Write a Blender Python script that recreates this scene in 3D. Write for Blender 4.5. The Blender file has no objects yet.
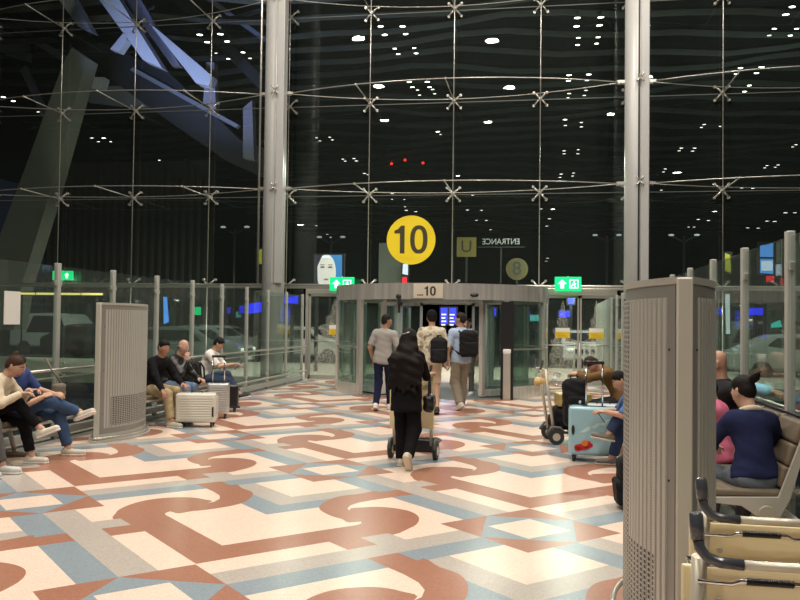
import bpy, bmesh, math, random
import numpy as np
from mathutils import Vector, Matrix, geometry
R = math.radians
rnd = random.Random(7)
scene = bpy.context.scene
COL = scene.collection

# ------------------------------------------------------------------ camera
CAM_H = 1.55; FOC = 829.0752; PITCH = .0271; ROLL = .0125; YAW = .1653
cam = bpy.data.cameras.new('camera'); camo = bpy.data.objects.new('camera', cam); COL.objects.link(camo)
cam.sensor_width = 36; cam.lens = FOC / 800 * 36; cam.clip_end = 500; cam.clip_start = .05
camo.matrix_world = (Matrix.Translation((0, 0, CAM_H)) @ Matrix.Rotation(YAW, 4, 'Z') @
                     Matrix.Rotation(math.pi / 2 + PITCH, 4, 'X') @ Matrix.Rotation(ROLL, 4, 'Z'))
scene.camera = camo
# ------------------------------------------------------------------ world, exposure
w = bpy.data.worlds.new('night'); scene.world = w; w.use_nodes = True
bg = w.node_tree.nodes['Background']; bg.inputs[0].default_value = (.02, .028, .05, 1); bg.inputs[1].default_value = .25
vs = scene.view_settings
vs.view_transform = 'Standard'; vs.look = 'None'; vs.gamma = 1; vs.use_curve_mapping = False; vs.exposure = 0.10
scene.cycles.max_bounces = 10; scene.cycles.transparent_max_bounces = 24
scene.cycles.diffuse_bounces = 3; scene.cycles.glossy_bounces = 4
scene.cycles.sample_clamp_indirect = 4

def light(name, kind, loc, power, color=(1, 1, 1), size=.5, target=None, spot=60, size_y=None):
    l = bpy.data.lights.new(name, kind); l.energy = power; l.color = color
    if kind == 'AREA':
        l.shape = 'DISK' if size_y is None else 'RECTANGLE'; l.size = size
        if size_y: l.size_y = size_y
    elif kind == 'SPOT':
        l.spot_size = R(spot); l.spot_blend = .6; l.shadow_soft_size = size
    else: l.shadow_soft_size = size
    o = bpy.data.objects.new(name, l); COL.objects.link(o); o.location = loc
    if target is not None:
        o.rotation_euler = (Vector(target) - Vector(loc)).to_track_quat('-Z', 'Y').to_euler()
    return o
WARM = (1, .905, .80)
for (x, y) in [(-9, -4), (-3, -5), (4, -4), (-8, 3), (-1.5, 2), (5, 3), (-7.5, 10), (-2, 9), (4, 10), (-6, 16), (-1, 16), (3.5, 16.5)]:
    light('hall_downlight', 'AREA', (x, y, 13.4), 430, WARM, .55)
# lamps under the outer canopy, over the pavement and road
for (x, y) in [(-8, 26), (-1.5, 26), (3.5, 27), (8, 33), (-14, 32), (-3, 36), (14, 34), (-20, 31), (1.0, 24.2), (-5.2, 24.2), (.8, 29.5)]:
    light('pavement_downlight', 'AREA', (x, y, 6.3), 240, (1, .95, .82), .5)
# blue floodlights on the canopy truss, added fill lights to bring out the wavy strips
light('blue_floodlight', 'SPOT', (-12.5, 25, 7.2), 2300, (.44, .50, 1), .4, (-11.5, 31, 13.5), 78)
light('blue_floodlight', 'SPOT', (-16, 26.5, 10), 900, (.44, .50, 1), .4, (-14, 33, 14), 80)
light('canopy_fill_light', 'SPOT', (2, 31, 3.2), 1300, (.85, 1, .92), .5, (2, 48, 16), 130)
light('canopy_fill_light', 'SPOT', (14, 36, 3.2), 1600, (.85, 1, .92), .5, (16, 56, 16), 130)
light('pylon_floodlight', 'SPOT', (-15, 24, 1), 1500, (1, .97, .80), .4, (-13.5, 29, 8), 75)

# ------------------------------------------------------------------ helpers
def ray(x, y):
    X, Y = x - 400, y - 300
    cr, sr = math.cos(ROLL), math.sin(ROLL)
    X, Y = X * cr + Y * sr, -X * sr + Y * cr
    d = (X / FOC, 1, -Y / FOC)
    c, s = math.cos(PITCH), math.sin(PITCH)
    D = (d[0], d[1] * c - d[2] * s, d[1] * s + d[2] * c)
    cy, sy = math.cos(YAW), math.sin(YAW)
    return Vector((D[0] * cy - D[1] * sy, D[0] * sy + D[1] * cy, D[2]))
def at_y(x, y, Y0):
    v = ray(x, y); return Vector((0, 0, CAM_H)) + v * (Y0 / v.y)
def at_z(x, y, Z0):
    v = ray(x, y); return Vector((0, 0, CAM_H)) + v * ((Z0 - CAM_H) / v.z)

def lin(c):
    if isinstance(c, str):
        c = [int(c[i:i + 2], 16) / 255 for i in (0, 2, 4)]
        return tuple(x / 12.92 if x <= .04045 else ((x + .055) / 1.055) ** 2.4 for x in c)
    return c
MATS = {}
def mat(name, color, rough=.5, metal=0., noise=0., nscale=40, bump=0., bscale=80, emit=0., coat=0., spec=.5, stretch=None, alpha=1., sheen=0.):
    if name in MATS: return MATS[name]
    m = bpy.data.materials.new(name); m.use_nodes = True; nt = m.node_tree
    b = nt.nodes['Principled BSDF']; c = lin(color)
    b.inputs['Base Color'].default_value = (*c, 1); b.inputs['Roughness'].default_value = rough
    b.inputs['Metallic'].default_value = metal; b.inputs['Specular IOR Level'].default_value = spec
    b.inputs['Coat Weight'].default_value = coat; b.inputs['Coat Roughness'].default_value = .08
    b.inputs['Alpha'].default_value = alpha
    if sheen: b.inputs['Sheen Weight'].default_value = sheen
    if emit:
        b.inputs['Emission Color'].default_value = (*c, 1); b.inputs['Emission Strength'].default_value = emit
        m.cycles.emission_sampling = 'NONE'
    if noise or bump:
        tc = nt.nodes.new('ShaderNodeTexCoord'); mp = nt.nodes.new('ShaderNodeMapping')
        nt.links.new(tc.outputs['Object'], mp.inputs['Vector'])
        if stretch: mp.inputs['Scale'].default_value = stretch
    if noise:
        n = nt.nodes.new('ShaderNodeTexNoise'); n.inputs['Scale'].default_value = nscale; n.inputs['Detail'].default_value = 4
        nt.links.new(mp.outputs[0], n.inputs['Vector'])
        r = nt.nodes.new('ShaderNodeMapRange'); r.inputs[3].default_value = 1 - noise; r.inputs[4].default_value = 1 + noise
        nt.links.new(n.outputs['Fac'], r.inputs[0])
        mx = nt.nodes.new('ShaderNodeMix'); mx.data_type = 'RGBA'; mx.blend_type = 'MULTIPLY'; mx.inputs[0].default_value = 1
        mx.inputs[6].default_value = (*c, 1); nt.links.new(r.outputs[0], mx.inputs[7])
        nt.links.new(mx.outputs[2], b.inputs['Base Color'])
    if bump:
        n = nt.nodes.new('ShaderNodeTexNoise'); n.inputs['Scale'].default_value = bscale; n.inputs['Detail'].default_value = 3
        nt.links.new(mp.outputs[0], n.inputs['Vector'])
        bu = nt.nodes.new('ShaderNodeBump'); bu.inputs['Strength'].default_value = bump; bu.inputs['Distance'].default_value = .01
        nt.links.new(n.outputs['Fac'], bu.inputs['Height']); nt.links.new(bu.outputs[0], b.inputs['Normal'])
    MATS[name] = m; return m
def glassmat(name, tint, refl=1.0, base=.04, rough=0., ior=1.45):
    if name in MATS: return MATS[name]
    m = bpy.data.materials.new(name); m.use_nodes = True; nt = m.node_tree; nt.nodes.clear()
    out = nt.nodes.new('ShaderNodeOutputMaterial'); mx = nt.nodes.new('ShaderNodeMixShader')
    tr = nt.nodes.new('ShaderNodeBsdfTransparent'); gl = nt.nodes.new('ShaderNodeBsdfGlossy')
    tr.inputs[0].default_value = (*tint, 1); gl.inputs['Roughness'].default_value = rough
    gl.inputs['Color'].default_value = (refl, refl, refl, 1)
    fr = nt.nodes.new('ShaderNodeFresnel'); ge = nt.nodes.new('ShaderNodeNewGeometry'); mr = nt.nodes.new('ShaderNodeMapRange'); mr.inputs[3].default_value = ior; mr.inputs[4].default_value = 1 / ior
    nt.links.new(ge.outputs['Backfacing'], mr.inputs[0]); nt.links.new(mr.outputs[0], fr.inputs['IOR'])
    nt.links.new(fr.outputs[0], mx.inputs[0]); nt.links.new(tr.outputs[0], mx.inputs[1]); nt.links.new(gl.outputs[0], mx.inputs[2])
    df = nt.nodes.new('ShaderNodeBsdfDiffuse'); df.inputs[0].default_value = (.50, .59, .54, 1); m2 = nt.nodes.new('ShaderNodeMixShader'); m2.inputs[0].default_value = base  # greenish diffuse haze mixed in, imitating reflections on the glass
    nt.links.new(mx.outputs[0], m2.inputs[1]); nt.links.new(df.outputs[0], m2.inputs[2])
    nt.links.new(m2.outputs[0], out.inputs[0]); MATS[name] = m; return m

def tag(o, label=None, cat=None, group=None, kind=None):
    if label: o['label'] = label
    if cat: o['category'] = cat
    if group: o['group'] = group
    if kind: o['kind'] = kind
    return o
def thing(name, label, cat, loc=(0, 0, 0), rz=0, group=None, kind=None):
    o = bpy.data.objects.new(name, None); COL.objects.link(o); o.location = loc; o.rotation_euler = (0, 0, rz)
    o.empty_display_size = .1
    return tag(o, label, cat, group, kind)
def link(name, me, m, parent=None, smooth=False, loc=None, rot=None):
    o = bpy.data.objects.new(name, me); COL.objects.link(o)
    if m is not None:
        for q in (m if isinstance(m, (list, tuple)) else [m]): me.materials.append(q)
    if parent is not None: o.parent = parent
    if loc: o.location = loc
    if rot: o.rotation_euler = rot
    if smooth: me.shade_smooth()
    return o
class MB:
    """collects shapes for ONE mesh object"""
    def __init__(s): s.bm = bmesh.new()
    def box(s, c, size, rot=None, bev=0, mi=0):
        r = bmesh.ops.create_cube(s.bm, size=1); vs_ = r['verts']
        M = Matrix.Translation(c) @ (rot if rot is not None else Matrix.Identity(4)) @ Matrix.Diagonal((*size, 1))
        bmesh.ops.transform(s.bm, matrix=M, verts=vs_)
        fs = list({f for v in vs_ for f in v.link_faces})
        for f in fs: f.material_index = mi
        if bev:
            es = list({e for v in vs_ for e in v.link_edges})
            q = bmesh.ops.bevel(s.bm, geom=es, offset=bev, segments=3, affect='EDGES', profile=.5)
            for f in q['faces']: f.material_index = mi; f.smooth = True
        return s
    def b(s, x0, x1, y0, y1, z0, z1, bev=0, mi=0):
        return s.box(((x0 + x1) / 2, (y0 + y1) / 2, (z0 + z1) / 2), (abs(x1 - x0), abs(y1 - y0), abs(z1 - z0)), bev=bev, mi=mi)
    def tube(s, pts, r, n=8, mi=0, closed=False):
        pts = [Vector(p) for p in pts]; rs = r if isinstance(r, (list, tuple)) else [r] * len(pts)
        rings = []; N = len(pts); up = None
        for i, p in enumerate(pts):
            if closed: t = pts[(i + 1) % N] - pts[i - 1]
            else: t = pts[min(i + 1, N - 1)] - pts[max(i - 1, 0)]
            t.normalize()
            if up is None: up = Vector((0, 0, 1)) if abs(t.z) < .9 else Vector((1, 0, 0))
            a = t.cross(up)
            if a.length < 1e-4: a = t.cross(Vector((1, .3, 0)))
            a.normalize(); b_ = a.cross(t).normalized(); up = b_
            rings.append([s.bm.verts.new(p + a * (math.cos(k * 2 * math.pi / n) * rs[i]) + b_ * (math.sin(k * 2 * math.pi / n) * rs[i])) for k in range(n)])
        for i in range(N if closed else N - 1):
            A, B = rings[i], rings[(i + 1) % N]
            for k in range(n):
                f = s.bm.faces.new((A[k], A[(k + 1) % n], B[(k + 1) % n], B[k])); f.smooth = True; f.material_index = mi
        if not closed:
            for q in (rings[0][::-1], rings[-1]):
                f = s.bm.faces.new(q); f.material_index = mi
        return s
    def cyl(s, a, b_, r, n=16, mi=0): return s.tube([a, b_], r, n, mi)
    def ball(s, c, r, seg=12, mi=0, scale=(1, 1, 1)):
        q = bmesh.ops.create_uvsphere(s.bm, u_segments=seg, v_segments=max(6, seg // 2), radius=r)
        bmesh.ops.transform(s.bm, matrix=Matrix.Translation(c) @ Matrix.Diagonal((*scale, 1)), verts=q['verts'])
        for v in q['verts']:
            for f in v.link_faces: f.smooth = True; f.material_index = mi
        return s
    def prism(s, poly, axis, d0, d1, mi=0, smooth=False):
        """poly: 2D outline extruded along axis ('x','y','z') from d0 to d1"""
        def P(p, d):
            return {'z': (p[0], p[1], d), 'y': (p[0], d, p[1]), 'x': (d, p[0], p[1])}[axis]
        A = [s.bm.verts.new(P(p, d0)) for p in poly]; B = [s.bm.verts.new(P(p, d1)) for p in poly]
        n = len(poly)
        s.bm.faces.new(A[::-1]).material_index = mi; s.bm.faces.new(B).material_index = mi
        for k in range(n):
            f = s.bm.faces.new((A[k], A[(k + 1) % n], B[(k + 1) % n], B[k])); f.material_index = mi; f.smooth = smooth
        return s
    def quad(s, pts, mi=0):
        s.bm.faces.new([s.bm.verts.new(p) for p in pts]).material_index = mi; return s
    def ring(s, poly_o, poly_i, axis, d0, d1, mi=0):
        def P(p, d): return {'z': (p[0], p[1], d), 'y': (p[0], d, p[1]), 'x': (d, p[0], p[1])}[axis]
        n = len(poly_o)
        V = [[s.bm.verts.new(P(p, d)) for p in pl] for pl in (poly_o, poly_i) for d in (d0, d1)]
        for k in range(n):
            k2 = (k + 1) % n
            for a, b_ in ((0, 1), (1, 3), (3, 2), (2, 0)):
                s.bm.faces.new((V[a][k], V[a][k2], V[b_][k2], V[b_][k])).material_index = mi
        return s
    def build(s, name, m, parent=None, loc=None, rot=None, fix=True):
        if fix: bmesh.ops.recalc_face_normals(s.bm, faces=s.bm.faces)
        me = bpy.data.meshes.new(name); s.bm.to_mesh(me); s.bm.free()
        return link(name, me, m, parent, loc=loc, rot=rot)
def smoothpoly(pts, n=4, closed=True):
    out = []; N = len(pts)
    for i in range(N):
        p0, p1, p2, p3 = [Vector(pts[(i + k) % N]) for k in (-1, 0, 1, 2)]
        for j in range(n):
            t = j / n
            out.append(.5 * (2 * p1 + (p2 - p0) * t + (2 * p0 - 5 * p1 + 4 * p2 - p3) * t * t + (3 * p1 - p0 - 3 * p2 + p3) * t ** 3))
    return out
def text_obj(name, body, size, ext, parent, off=.0):
    f = bpy.data.curves.new(name, 'FONT'); f.body = body; f.size = size; f.extrude = ext; f.align_x = 'CENTER'; f.align_y = 'CENTER'; f.offset = off
    o = bpy.data.objects.new(name, f); me = bpy.data.meshes.new_from_object(o); bpy.data.objects.remove(o); bpy.data.curves.remove(f)
    o = bpy.data.objects.new(name, me); COL.objects.link(o); o.parent = parent; return o
def copy_tree(o, parent=None):
    c = o.copy(); COL.objects.link(c)
    if parent is not None: c.parent = parent
    for ch in list(o.children): copy_tree(ch, c)
    return c

# ------------------------------------------------------------------ materials
M_STEEL = mat('brushed_steel', (.76, .75, .70), .24, .62, noise=.45, nscale=2.2, stretch=(6, 6, .05))
M_STEEL2 = mat('satin_steel', (.60, .58, .53), .38, .75)
M_ROD = mat('stainless_rod', (.60, .585, .53), .3, .7)
M_COLUMN = mat('painted_column', (.43, .435, .42), .4, .1, noise=.06, nscale=3)
M_POST = mat('painted_post', (.47, .48, .44), .4, .2)
M_ALU = mat('grey_aluminium', (.50, .485, .43), .42, .3, noise=.05, nscale=5)
M_CREAMM = mat('cream_paint', (.70, .66, .50), .4, .1)
M_BLACK = mat('black_plastic', (.012, .012, .014), .35)
M_RUBBER = mat('rubber', (.03, .03, .03), .7)
M_DARK = mat('dark_metal', (.03, .03, .032), .4, .4)
M_CHROME = mat('chrome', (.8, .8, .8), .12, 1)
M_GLASS = glassmat('facade_glass', (.80, .86, .84), 1.0, .012)
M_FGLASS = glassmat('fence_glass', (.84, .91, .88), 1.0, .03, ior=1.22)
M_DGLASS = glassmat('door_glass', (.78, .84, .81), 1.0, .032, ior=1.38)
M_WHITE = mat('white_plastic', (.8, .8, .78), .4)

# ================================================================== FLOOR (terrazzo inlay)
S1 = (-.0548, 6.4175); Q = 2.0780; P_CELL = Q * math.sqrt(2)
def floor_colors():
    out = []
    for n, c in (('terrazzo_cream', (.78, .625, .51)), ('terrazzo_red', (.365, .170, .110)), ('terrazzo_blue', (.255, .310, .345)), ('terrazzo_grey', (.45, .405, .36))):
        m = bpy.data.materials.new(n); m.use_nodes = True; nt = m.node_tree; b = nt.nodes['Principled BSDF']
        tc = nt.nodes.new('ShaderNodeTexCoord')
        n1 = nt.nodes.new('ShaderNodeTexVoronoi'); n1.inputs['Scale'].default_value = 110
        n2 = nt.nodes.new('ShaderNodeTexNoise'); n2.inputs['Scale'].default_value = 1.3; n2.inputs['Detail'].default_value = 5
        for k in (n1, n2): nt.links.new(tc.outputs['Object'], k.inputs['Vector'])
        r1 = nt.nodes.new('ShaderNodeMapRange'); r1.inputs[3].default_value = .86; r1.inputs[4].default_value = 1.14
        bw = nt.nodes.new('ShaderNodeRGBToBW'); nt.links.new(n1.outputs['Color'], bw.inputs[0]); nt.links.new(bw.outputs[0], r1.inputs[0])
        r2 = nt.nodes.new('ShaderNodeMapRange'); r2.inputs[3].default_value = .93; r2.inputs[4].default_value = 1.07; nt.links.new(n2.outputs['Fac'], r2.inputs[0])
        mu = nt.nodes.new('ShaderNodeMath'); mu.operation = 'MULTIPLY'; nt.links.new(r1.outputs[0], mu.inputs[0]); nt.links.new(r2.outputs[0], mu.inputs[1])
        mx = nt.nodes.new('ShaderNodeMix'); mx.data_type = 'RGBA'; mx.blend_type = 'MULTIPLY'; mx.inputs[0].default_value = 1
        mx.inputs[6].default_value = (*c, 1); nt.links.new(mu.outputs[0], mx.inputs[7]); nt.links.new(mx.outputs[2], b.inputs['Base Color'])
        b.inputs['Roughness'].default_value = .27; b.inputs['Specular IOR Level'].default_value = .34
        out.append(m)
    return out
def build_floor(x0, x1, y0, y1):
    arm = [(.1667, .1667), (.5, .1667), (.5, .0833), (.5833, .0833), (.5833, .1583), (.665, .156)]
    blob = smoothpoly([(.655, .155), (.74, .168), (.80, .21), (.842, .27), (.853, .335), (.826, .40), (.775, .431), (.716, .418)], 4, False)[:-4]
    blob = [tuple(v) for v in blob][1:]
    inner = [(.716, .418), (.725, .445), (.755, .475), (.80, .493), (.86, .4995), (1, .5), (1, .5833), (.925, .5845)]
    curl = [tuple(v) for v in smoothpoly([(.925, .5845), (.86, .595), (.79, .596), (.718, .556), (.66, .492), (.641, .41), (.646, .35), (.664, .315)], 4, False)[1:-4]]
    tip = [(.674, .295), (.664, .277), (.644, .270), (.2733, .2733)]
    hook = arm + blob + inner + curl + tip
    mir = [(b, a) for a, b in hook]
    polys = [(0, [(0, 0), (1, 0), (1, 1), (0, 1)])]
    sq = lambda a, b: [(a, a), (b, a), (b, b), (a, b)]
    rc = lambda a0, a1, b0, b1: [(a0, b0), (a1, b0), (a1, b1), (a0, b1)]
    polys += [(2, sq(.5, .9167)), (3, sq(.5833, .9167)), (0, sq(.6667, .9167))]
    polys += [(3, rc(0, .0833, 0, 1)), (3, rc(0, 1, 0, .0833)), (2, rc(.9167, 1, 0, 1)), (2, rc(0, 1, .9167, 1))]
    polys += [(3, rc(.0833, .17, .5833, .6667)), (3, rc(.5833, .6667, .0833, .17))]
    polys += [(1, hook), (1, mir)]
    h = .1640; g = .0745
    for cx in (0, 1):
        for cy in (0, 1):
            sx, sy = (1 - 2 * cx), (1 - 2 * cy)
            polys += [(1, [(cx, cy), (cx + sx * h, cy), (cx + sx * h, cy + sy * h), (cx, cy + sy * h)]),
                      (2, [(cx, cy), (cx + sx * h, cy), (cx, cy + sy * h)]),
                      (0, [(cx, cy), (cx + sx * g, cy), (cx + sx * g, cy + sy * g), (cx, cy + sy * g)])]
    V, E_ = [], []
    for _, p in polys:
        b0 = len(V); V += [Vector(q) for q in p]; E_ += [(b0 + i, b0 + (i + 1) % len(p)) for i in range(len(p))]
    vo, eo, fo, *_ = geometry.delaunay_2d_cdt(V, E_, [], 0, 1e-5)
    def inside(pt, poly):
        x, y = pt; c = False; n = len(poly)
        for i in range(n):
            (xa, ya), (xb, yb) = poly[i], poly[(i + 1) % n]
            if (ya > y) != (yb > y) and x < (xb - xa) * (y - ya) / (yb - ya) + xa: c = not c
        return c
    tris = []
    for f in fo:
        c = sum((vo[i] for i in f), Vector((0, 0))) / 3; mi = 0
        if not (0 < c.x < 1 and 0 < c.y < 1): continue
        for m_, p in polys:
            if inside(c, p): mi = m_
        tris.append((f, mi))
    bm = bmesh.new(); r2 = 1 / math.sqrt(2); o = Vector((S1[0] - Q, S1[1] - Q))
    ea, eb = Vector((r2, r2)) * P_CELL, Vector((-r2, r2)) * P_CELL
    for i in range(-8, 10):
        for j in range(-8, 12):
            c = o + ea * (i + .5) + eb * (j + .5)
            if not (x0 - 2.2 < c.x < x1 + 2.2 and y0 - 2.2 < c.y < y1 + 2.2): continue
            vv = [bm.verts.new((*(o + ea * (i + v.x) + eb * (j + v.y)), 0)) for v in vo]
            for f, mi in tris:
                q = bm.faces.new([vv[k] for k in f]); q.material_index = mi
    for co, no in (((x0, 0, 0), (-1, 0, 0)), ((x1, 0, 0), (1, 0, 0)), ((0, y0, 0), (0, -1, 0)), ((0, y1, 0), (0, 1, 0))):
        bmesh.ops.bisect_plane(bm, geom=bm.verts[:] + bm.edges[:] + bm.faces[:], plane_co=co, plane_no=no, clear_outer=True)
    for f in bm.faces:
        if f.normal.z < 0: f.normal_flip()
    me = bpy.data.meshes.new('floor'); bm.to_mesh(me); bm.free()
    return link('floor', me, floor_colors())
FX0, FX1, FY = -6.12, 1.83, 21.8
fl = build_floor(-5.92, 1.66, -3.5, 21.65); tag(fl, kind='structure')
def struct(mb, name, m, parent=None): return tag(mb.build(name, m, parent), kind='structure')
M_CURB = mat('grey_granite', (.36, .345, .31), .35, noise=.12, nscale=60)
struct(MB().b(-6.3, -5.92, -3.5, 21.65, -.25, .002), 'trim_1', M_CURB)
struct(MB().b(1.66, 2.05, -3.5, 21.65, -.25, .002), 'trim_2', M_CURB)
struct(MB().b(-6.3, 2.05, 21.65, 22.15, -.25, .003), 'trim_3', M_CURB)
# hall roof, rear and side walls (seen only in the glass and from other viewpoints)
M_CEIL = mat('dark_ceiling', (.05, .055, .055), .7, noise=.2, nscale=2)
c = MB(); c.b(-26, 24, -16, 22.4, 14.6, 14.9)
struct(c, 'ceiling', M_CEIL)
M_DW = mat('dark_hall_wall', (.035, .037, .036), .7, noise=.2, nscale=1)
struct(MB().b(-26, 24, -16.3, -16, -5, 14.6), 'wall_back', M_DW)
struct(MB().b(-26.3, -26, -16, 21.6, -5, 14.6), 'wall_left', M_DW)
struct(MB().b(24, 24.3, -16, 21.6, -5, 14.6), 'wall_right', M_DW)
struct(MB().b(-26, 24, -16, -3.5, -.3, -.02), 'floor_hall', M_CURB)
struct(MB().b(-26, 24, -3.5, 22.2, -5.2, -5), 'floor_lower_level', M_DW)

# ================================================================== FACADE
ROWS = [12.33, 9.87, 7.41, 4.95, 2.50]
GY = 21.8
XS = [-4.486 + 2.25 * (u - 4) for u in range(-2, 12)]
BAYS = [(-15.74, -6.74), (-6.74, 2.26), (2.26, 11.26), (11.26, 20.26)]
def spider_mesh(lower=True):
    mb = MB(); L = .17
    mb.cyl((0, -.22, 0), (0, .0, 0), .035, 10)
    for sx in (-1, 1):
        for sz in ((-1, 1) if lower else (1,)):
            mb.tube([(0, -.10, 0), (sx * L * .5, -.13, sz * L * .5), (sx * L, -.07, sz * L)], [.03, .022, .017], 8)
            mb.cyl((sx * L, -.085, sz * L), (sx * L, -.005, sz * L), .034, 12)
    bmesh.ops.recalc_face_normals(mb.bm, faces=mb.bm.faces)
    me = bpy.data.meshes.new('spider_fitting'); mb.bm.to_mesh(me); mb.bm.free(); me.materials.append(M_ROD)
    return me
SP = spider_mesh(); SPU = spider_mesh(False)
for bi, (bx0, bx1) in enumerate(BAYS):
    g = MB().b(bx0, bx1, GY - .006, GY + .006, 2.50, 14.6)
    win = tag(g.build('window_%d' % (bi + 1), M_GLASS), kind='structure')
    xs = [x for x in XS if bx0 - .01 <= x <= bx1 - .01]
    # silicone joints between panes, mullion rods, spider fittings, bowed horizontal cable trusses
    j = MB()
    for z in ROWS: j.b(bx0, bx1, GY - .012, GY + .012, z - .010, z + .010)
    j.build('glass_joint', mat('silicone', (.10, .11, .10), .5), win)
    for x in xs:
        r = MB().cyl((x, GY - .20, 2.5), (x, GY - .20, 14.6), .014, 8); r.build('mullion_rod', M_ROD, win)
        for z in ROWS:
            s = link('spider_fitting', SP if z > 3 else SPU, None, win, loc=(x, GY, z))
    for z in ROWS[:-1]:
        t = MB(); N = 12; f_, b_ = [], []
        for k in range(N + 1):
            u = k / N; x = bx0 + .30 + (bx1 - bx0 - .60) * u; bow = 1 - (2 * u - 1) ** 2
            f_.append((x, 20.45 - .85 * bow, z)); b_.append((x, 20.45 + 1.02 * bow, z))
        t.tube(f_, .013, 6); t.tube(b_, .011, 6)
        for x in xs[1:]:
            u = (x - bx0 - .3) / (bx1 - bx0 - .6); bow = 1 - (2 * u - 1) ** 2
            t.cyl((x, 20.45 - .85 * bow - .03, z), (x, GY - .02, z), .016, 8); t.ball((x, 20.45 - .85 * bow, z), .032, 8)
        t.b(bx0 + .22, bx0 + .42, 20.42, 20.48, z - .05, z + .05); t.b(bx1 - .42, bx1 - .22, 20.42, 20.48, z - .05, z + .05)
        t.build('cable_truss', M_ROD, win)
for x, lab in ((-6.74, 'tall round white steel column rising beyond the fence beside the etched glass door'), (2.26, 'tall round white steel column with a dark vertical groove above the large perforated air unit'),
               ):
    t = thing('steel_column', lab, 'column', (x + .035, 20.4, -5), kind='thing')
    MB().tube([(0, 0, 0), (0, 0, 19.58)], .285, 40).build('shaft', M_COLUMN, t)
    gx = .06 if x < 0 else .02
    MB().b(gx - .02, gx + .02, -.30, -.26, 7.5, 19.58).build('groove', M_DARK if x > 0 else M_COLUMN, t)
    MB().b(gx + .04, gx + .24, -.30, -.15, 7.5, 19.58, .02).build('cover_strip', M_COLUMN, t)
    for z in ROWS[:-1]:
        br = MB()
        br.b(-.45, .45, -.02, .02, z + 5 - .03, z + 5 + .03)
        for sx in (-1, 1):
            for sz in (-1, 1): br.tube([(gx + .02, -.34, z + 5), (gx + .02 + sx * .09, -.37, z + 5 + sz * .11)], .018, 6)
        br.build('cable_bracket', M_ROD, t)
    for sx in ((-.42,) if x < 0 else ()):
        MB().cyl((sx, 0, 7.5), (sx, 0, 19.58), .03, 8).build('tie_rod', M_ROD, t)
# horizontal beam at the foot of the upper glazing
bm_ = MB(); bm_.cyl((-15.7, GY - .3, 2.52), (20, GY - .3, 2.52), .035, 10); bm_.cyl((-15.7, GY, 2.47), (20, GY, 2.47), .03, 8)
struct(bm_, 'trim_4', M_ROD)
# lower glazing beside the entrance
for k, (a, b_) in enumerate(((-15.7, -6.3), (2.05, 20))):
    g = MB().b(a, b_, GY - .005, GY + .005, -3, 2.46); win = struct(g, 'window_%d' % (5 + k), M_GLASS)
    for x in XS:
        if a < x < b_:
            r = MB().cyl((x, GY - .2, -3), (x, GY - .2, 2.5), .017, 8).build('mullion_rod', M_ROD, win)
            link('spider_fitting', SP, None, win, loc=(x, GY, .1))

# ================================================================== GLASS FENCES either side of the bridge
def fence(X, ys, side, lab, first):
    t = thing('glass_fence', lab, 'fence', (X, 0, 0))
    pm = MB(); pm.b(-.03, .03, -.038, .038, 0, 2.26, .008)
    bmesh.ops.recalc_face_normals(pm.bm, faces=pm.bm.faces)
    me = bpy.data.meshes.new('post'); pm.bm.to_mesh(me); pm.bm.free(); me.materials.append(M_POST)
    for y in ys: link('post', me, None, t, loc=(0, y, 0))
    cm = MB(); cm.b(-.018, .018, -.022, .022, -.03, .03, .005); clm = bpy.data.meshes.new('glass_clamp'); cm.bm.to_mesh(clm); cm.bm.free(); clm.materials.append(M_ROD)
    for a, b_ in zip(ys[:-1], ys[1:]):
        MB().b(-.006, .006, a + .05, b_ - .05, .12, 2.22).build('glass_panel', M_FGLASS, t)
        for y in (a + .06, b_ - .06):
            for z in (.34, 2.0): link('glass_clamp', clm, None, t, loc=(0, y, z))
    r = MB(); y0, y1 = ys[0], ys[-1]
    hs = side if first else -side
    r.tube([(hs * .14, y0, .90), (hs * .14, y1, .90)], .018, 8)
    for y in ys: r.cyl((0, y, .84), (hs * .14, y, .90), .010, 6)
    r.build('handrail', M_ROD, t)
    r = MB(); r.tube([(hs * .10, y0, .80), (hs * .10, y1, .80)], .009, 8); r.build('lower_rail', M_ROD, t)
    r = MB(); r.b(-.05, .05, y0, y1, .05, .14); r.tube([(side * .12, y0, .26), (side * .12, y1, .26)], .022, 8)
    for y in ys: r.cyl((0, y, .24), (side * .12, y, .26), .012, 6)
    r.build('bottom_rail', M_POST, t)
    return t
fence(FX0, [21.1 - 1.41 * k for k in range(13)][::-1], 1, 'long glass fence with steel posts behind the people seated opposite the perforated units', 1)
fence(FX1, [6.5 + 1.36 * k for k in range(-3, 12)], -1, 'long glass fence with steel posts behind the beige padded seats', 0)
M_PAPER = mat('white_paper', (.75, .75, .70), .7)
p = at_y(6, 290, 8.9)
tag(MB().b(FX0 + .012, FX0 + .02, 8.72, 9.02, 1.47, 1.86).build('notice_sheet', M_PAPER), 'blank white notice sheet on the fence glass above the seated people', 'notice')

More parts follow.
